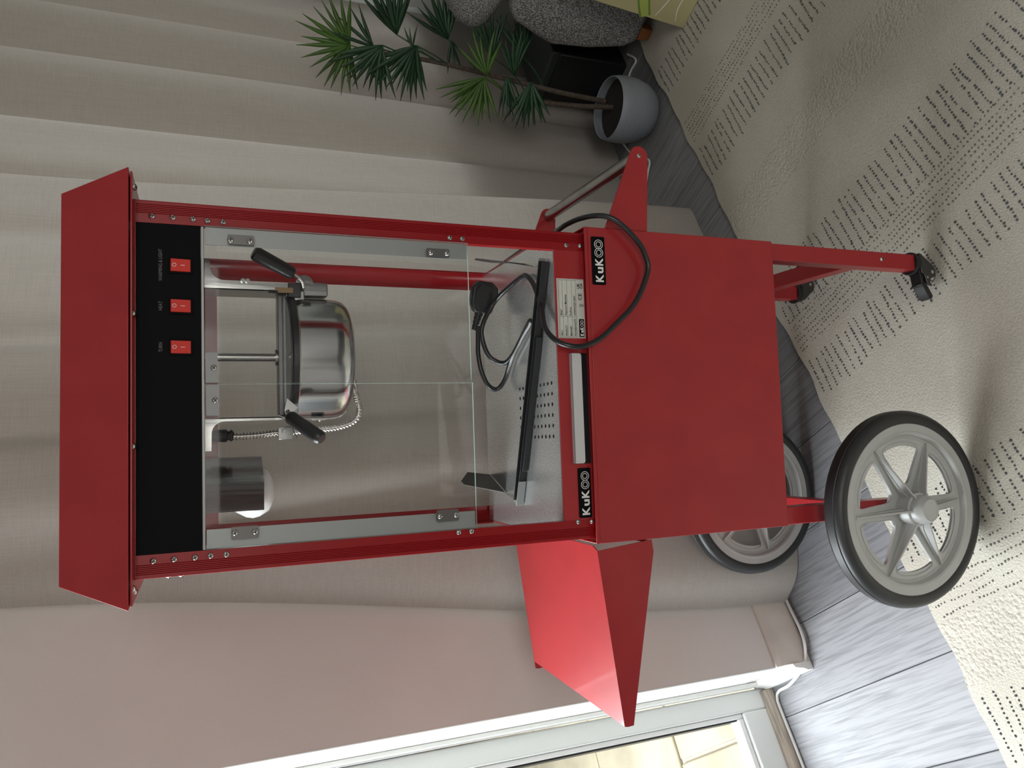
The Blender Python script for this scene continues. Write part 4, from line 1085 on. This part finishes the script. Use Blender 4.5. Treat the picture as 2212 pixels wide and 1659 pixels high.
def fan_leaf(c, size, a0, a1, n, m, tilt=(0, 0), droop=0.35, stalk=None):
    """fan of blades: angle 0 is straight up, positive to the right as one faces it from the room"""
    c = Vector(c); view = (CAMR-c); view.z = 0; view.normalize()
    up = Vector((0, 0, 1)); right = up.cross(view); 
    rt = Matrix.Rotation(R(tilt[0]), 3, view) @ Matrix.Rotation(R(tilt[1]), 3, right)
    up, right, out = rt @ up, rt @ right, rt @ view
    g = G()
    for i in range(n):
        a = R(a0+(a1-a0)*(i+random.uniform(-0.25, 0.25))/(n-1)); ln = size*random.uniform(0.86, 1.1)*(0.82+0.18*math.cos(a*0.7))
        d = (up*math.cos(a)+right*math.sin(a)+out*random.uniform(-0.18, 0.3)).normalized()
        side = d.cross(out).normalized(); w = 0.0040*random.uniform(0.85, 1.15)*size/0.13
        rows = []; p = c.copy(); q = d.copy(); K = 7
        for k in range(K+1):
            t = k/K
            ww = w*(0.35+1.0*min(1, t*3.0))*(1-max(0, t-0.55)/0.45*0.93)
            nrm = side.cross(q).normalized()
            rows += [p+side*ww, p+nrm*ww*0.28, p-side*ww]
            q = (q+Vector((0, 0, -1))*droop*0.16*(1-abs(d.z)*0.4)).normalized(); p = p+q*(ln/K)
        fs = []
        for k in range(K):
            b = 3*k; fs += [(b, b+1, b+4, b+3), (b+1, b+2, b+5, b+4)]
        g.add(rows, fs)
    lf = obj('leaf', g, m, palm, ROOM, sharp=180, solid=0.0006)
    if stalk:
        g = G(); g.tube(catmull([stalk, (Vector(stalk)*0.45+c*0.55+Vector((0, 0, -0.008)))[:], c[:]], 6), 0.0022, 7)
        obj('leaf_stalk', g, m, lf, ROOM)
    return lf
T = (1.490, 0.43, 0.90)
LV = [((1.497, 0.425, 0.945), 0.150, -98, 78, 17, LEAFY, T),
      ((1.483, 0.400, 0.855), 0.160, -102, -15, 12, LEAF, (1.492, 0.43, 0.78)),
      ((1.500, 0.420, 0.875), 0.130, 12, 62, 4, LEAF, (1.492, 0.43, 0.78)),
      ((1.560, 0.405, 0.800), 0.160, 35, 100, 11, LEAF, (1.485, 0.43, 0.68)),
      ((1.486, 0.385, 0.755), 0.165, -103, -25, 13, LEAF, (1.480, 0.43, 0.64)),
      ((1.500, 0.405, 0.760), 0.075, 55, 90, 3, LEAF, (1.480, 0.43, 0.66)),
      ((1.565, 0.395, 0.640), 0.160, 20, 95, 8, LEAF, (1.465, 0.43, 0.55)),
      ((1.545, 0.385, 0.635), 0.110, -112, -85, 3, LEAF, (1.465, 0.43, 0.55)),
      ((1.345, 0.365, 0.575), 0.145, -108, -20, 14, LEAFY, (1.352, 0.425, 0.47)),
      ((1.365, 0.370, 0.560), 0.135, 30, 95, 6, LEAFY, (1.352, 0.425, 0.47)),
      ((1.360, 0.360, 0.500), 0.120, -112, -75, 7, LEAF, (1.352, 0.425, 0.44)),
      ((1.335, 0.350, 0.430), 0.150, -122, -55, 13, LEAF, (1.348, 0.42, 0.40)),
      ((1.380, 0.365, 0.470), 0.130, 50, 100, 6, LEAF, (1.350, 0.42, 0.42)),
      ((1.490, 0.385, 0.510), 0.150, 40, 95, 7, LEAF, (1.440, 0.42, 0.42)),
      ((1.520, 0.385, 0.400), 0.140, 40, 95, 7, LEAF, (1.42, 0.42, 0.34))]
for c_, sz, a0_, a1_, n_, m_, st_ in LV:
    fan_leaf(c_, sz, a0_, a1_, n_, m_, (0, -6), 0.22, st_)

# ------------------------------------------------------------------ sofa, cushion, canvas, black box
sofa = thing('sofa', (1.8, -0.3, 0.0), 'grey chunky-knit sofa at the right edge', 'sofa', frame=ROOM)
g = G()
front = [(0.262, 0.052), (0.288, 0.090), (0.312, 0.200), (0.322, 0.330), (0.302, 0.390), (0.268, 0.470), (0.245, 0.495), (0.06, 0.505), (0.05, 0.052)]
g.prism(front, 1.500, 2.13, 'x')
obj('armrest', g, SOFA, sofa, ROOM, bevel=0.02, seg=4)
g = G(); g.box(1.515, 2.13, -1.6, 0.055, 0.052, 0.34); obj('seat_base', g, SOFA, sofa, ROOM, bevel=0.02, seg=3)
g = G(); g.box(1.50, 2.0, -1.55, 0.045, 0.345, 0.47); obj('seat_cushion', g, SOFA, sofa, ROOM, bevel=0.04, seg=4)
g = G(); g.box(1.93, 2.16, -1.6, 0.045, 0.34, 0.85); obj('backrest', g, SOFA, sofa, ROOM, bevel=0.05, seg=4)
for a, b in ((1.53, 0.235), (2.08, 0.235), (1.55, -1.5), (2.08, -1.5)):
    g = G(); g.lathe([(0, 0), (0.022, 0), (0.028, 0.85), (0.03, 1.0), (0, 1.0)], (a, b, 0.009 if b < 0.29 else 0.0), (a, b, 0.054), 4)
    obj('sofa_leg', g, ORANGEWOOD, sofa, ROOM)
# cushion propped on the arm
g = G(); nu, nv = 28, 14; vs = []
for j in range(nv+1):
    ph = -math.pi/2+math.pi*j/nv
    for i in range(nu):
        th = 2*math.pi*i/nu
        sgn = lambda q, e: math.copysign(abs(q)**e, q)
        vs.append((sgn(math.cos(th), 0.5)*math.cos(ph)**0.6*0.15, sgn(math.sin(th), 0.5)*math.cos(ph)**0.6*0.105, math.sin(ph)*0.083))
fs = [(j*nu+i, j*nu+(i+1) % nu, (j+1)*nu+(i+1) % nu, (j+1)*nu+i) for j in range(nv) for i in range(nu)]
g.add(vs, fs)
CM = ROOM @ Matrix.Translation((1.66, 0.235, 0.592)) @ Matrix.Rotation(R(14), 4, 'X') @ Matrix.Rotation(R(-8), 4, 'Y')
tag(obj('cushion', g, CUSHION, None, CM, sharp=180), 'grey knitted cushion lying on the sofa armrest', 'cushion')
# canvas picture leaning on the sofa front
cv = thing('canvas_picture', (1.40, -0.15, 0.01), 'olive canvas picture with a green stalk leaning against the sofa', 'picture', frame=ROOM)
CVM = ROOM @ Matrix.Translation((1.366, 0.118, 0.0095)) @ Matrix.Rotation(R(11.5), 4, 'Y')
g = G(); g.box(0.0, 0.018, -0.62, 0.0, 0.0, 0.80)
obj('canvas', g, CANVAS, cv, CVM, bevel=0.002)
def daub(pts, ws, m, x=-0.0006):
    g = G(); P = catmull(pts, 6); n = len(P); W = np.interp(np.linspace(0, 1, n), np.linspace(0, 1, len(ws)), ws); vs = []
    for i in range(n):
        a = np.array(P[max(0, i-1)]); b = np.array(P[min(n-1, i+1)]); d = b-a; d /= np.linalg.norm(d); nn = np.array((-d[1], d[0]))
        for s in (1, -1):
            q = np.array(P[i])+nn*W[i]*s; vs.append((x, q[0], q[1]))
    g.add(vs, [(2*i, 2*i+1, 2*i+3, 2*i+2) for i in range(n-1)])
    return obj('painted_stroke', g, m, cv, CVM, sharp=180)
stalk = [(-0.001, 0.128), (-0.040, 0.150), (-0.080, 0.165), (-0.16, 0.17), (-0.30, 0.20), (-0.42, 0.30)]
daub(stalk, [0.0165, 0.0185, 0.0185, 0.02, 0.022, 0.024], STEMEDGE)
daub(stalk, [0.0105, 0.0125, 0.0125, 0.014, 0.015, 0.016], STEMGREEN, -0.0010)
daub([(-0.012, 0.100), (-0.04, 0.090), (-0.09, 0.075), (-0.2, 0.05)], [0.0008, 0.0014, 0.001, 0.001], WHITE)
daub([(-0.012, 0.034), (-0.05, 0.045), (-0.10, 0.040), (-0.22, 0.02)], [0.0006, 0.0014, 0.001, 0.001], WHITE)
# dark box on the floor between the plant and the sofa
bb = thing('black_box', (1.72, 0.47, 0.0), 'black storage box on the floor behind the plant pot', 'box', frame=ROOM)
g = G(); g.box(1.575, 1.93, 0.385, 0.560, 0.001, 0.255); obj('box_body', g, BLACKBOX, bb, ROOM, bevel=0.006)
g = G(); g.box(1.567, 1.938, 0.378, 0.567, 0.255, 0.285); obj('box_lid', g, mat('dark_green_lid', (0.018, 0.026, 0.024), 0.4), bb, ROOM, bevel=0.006)
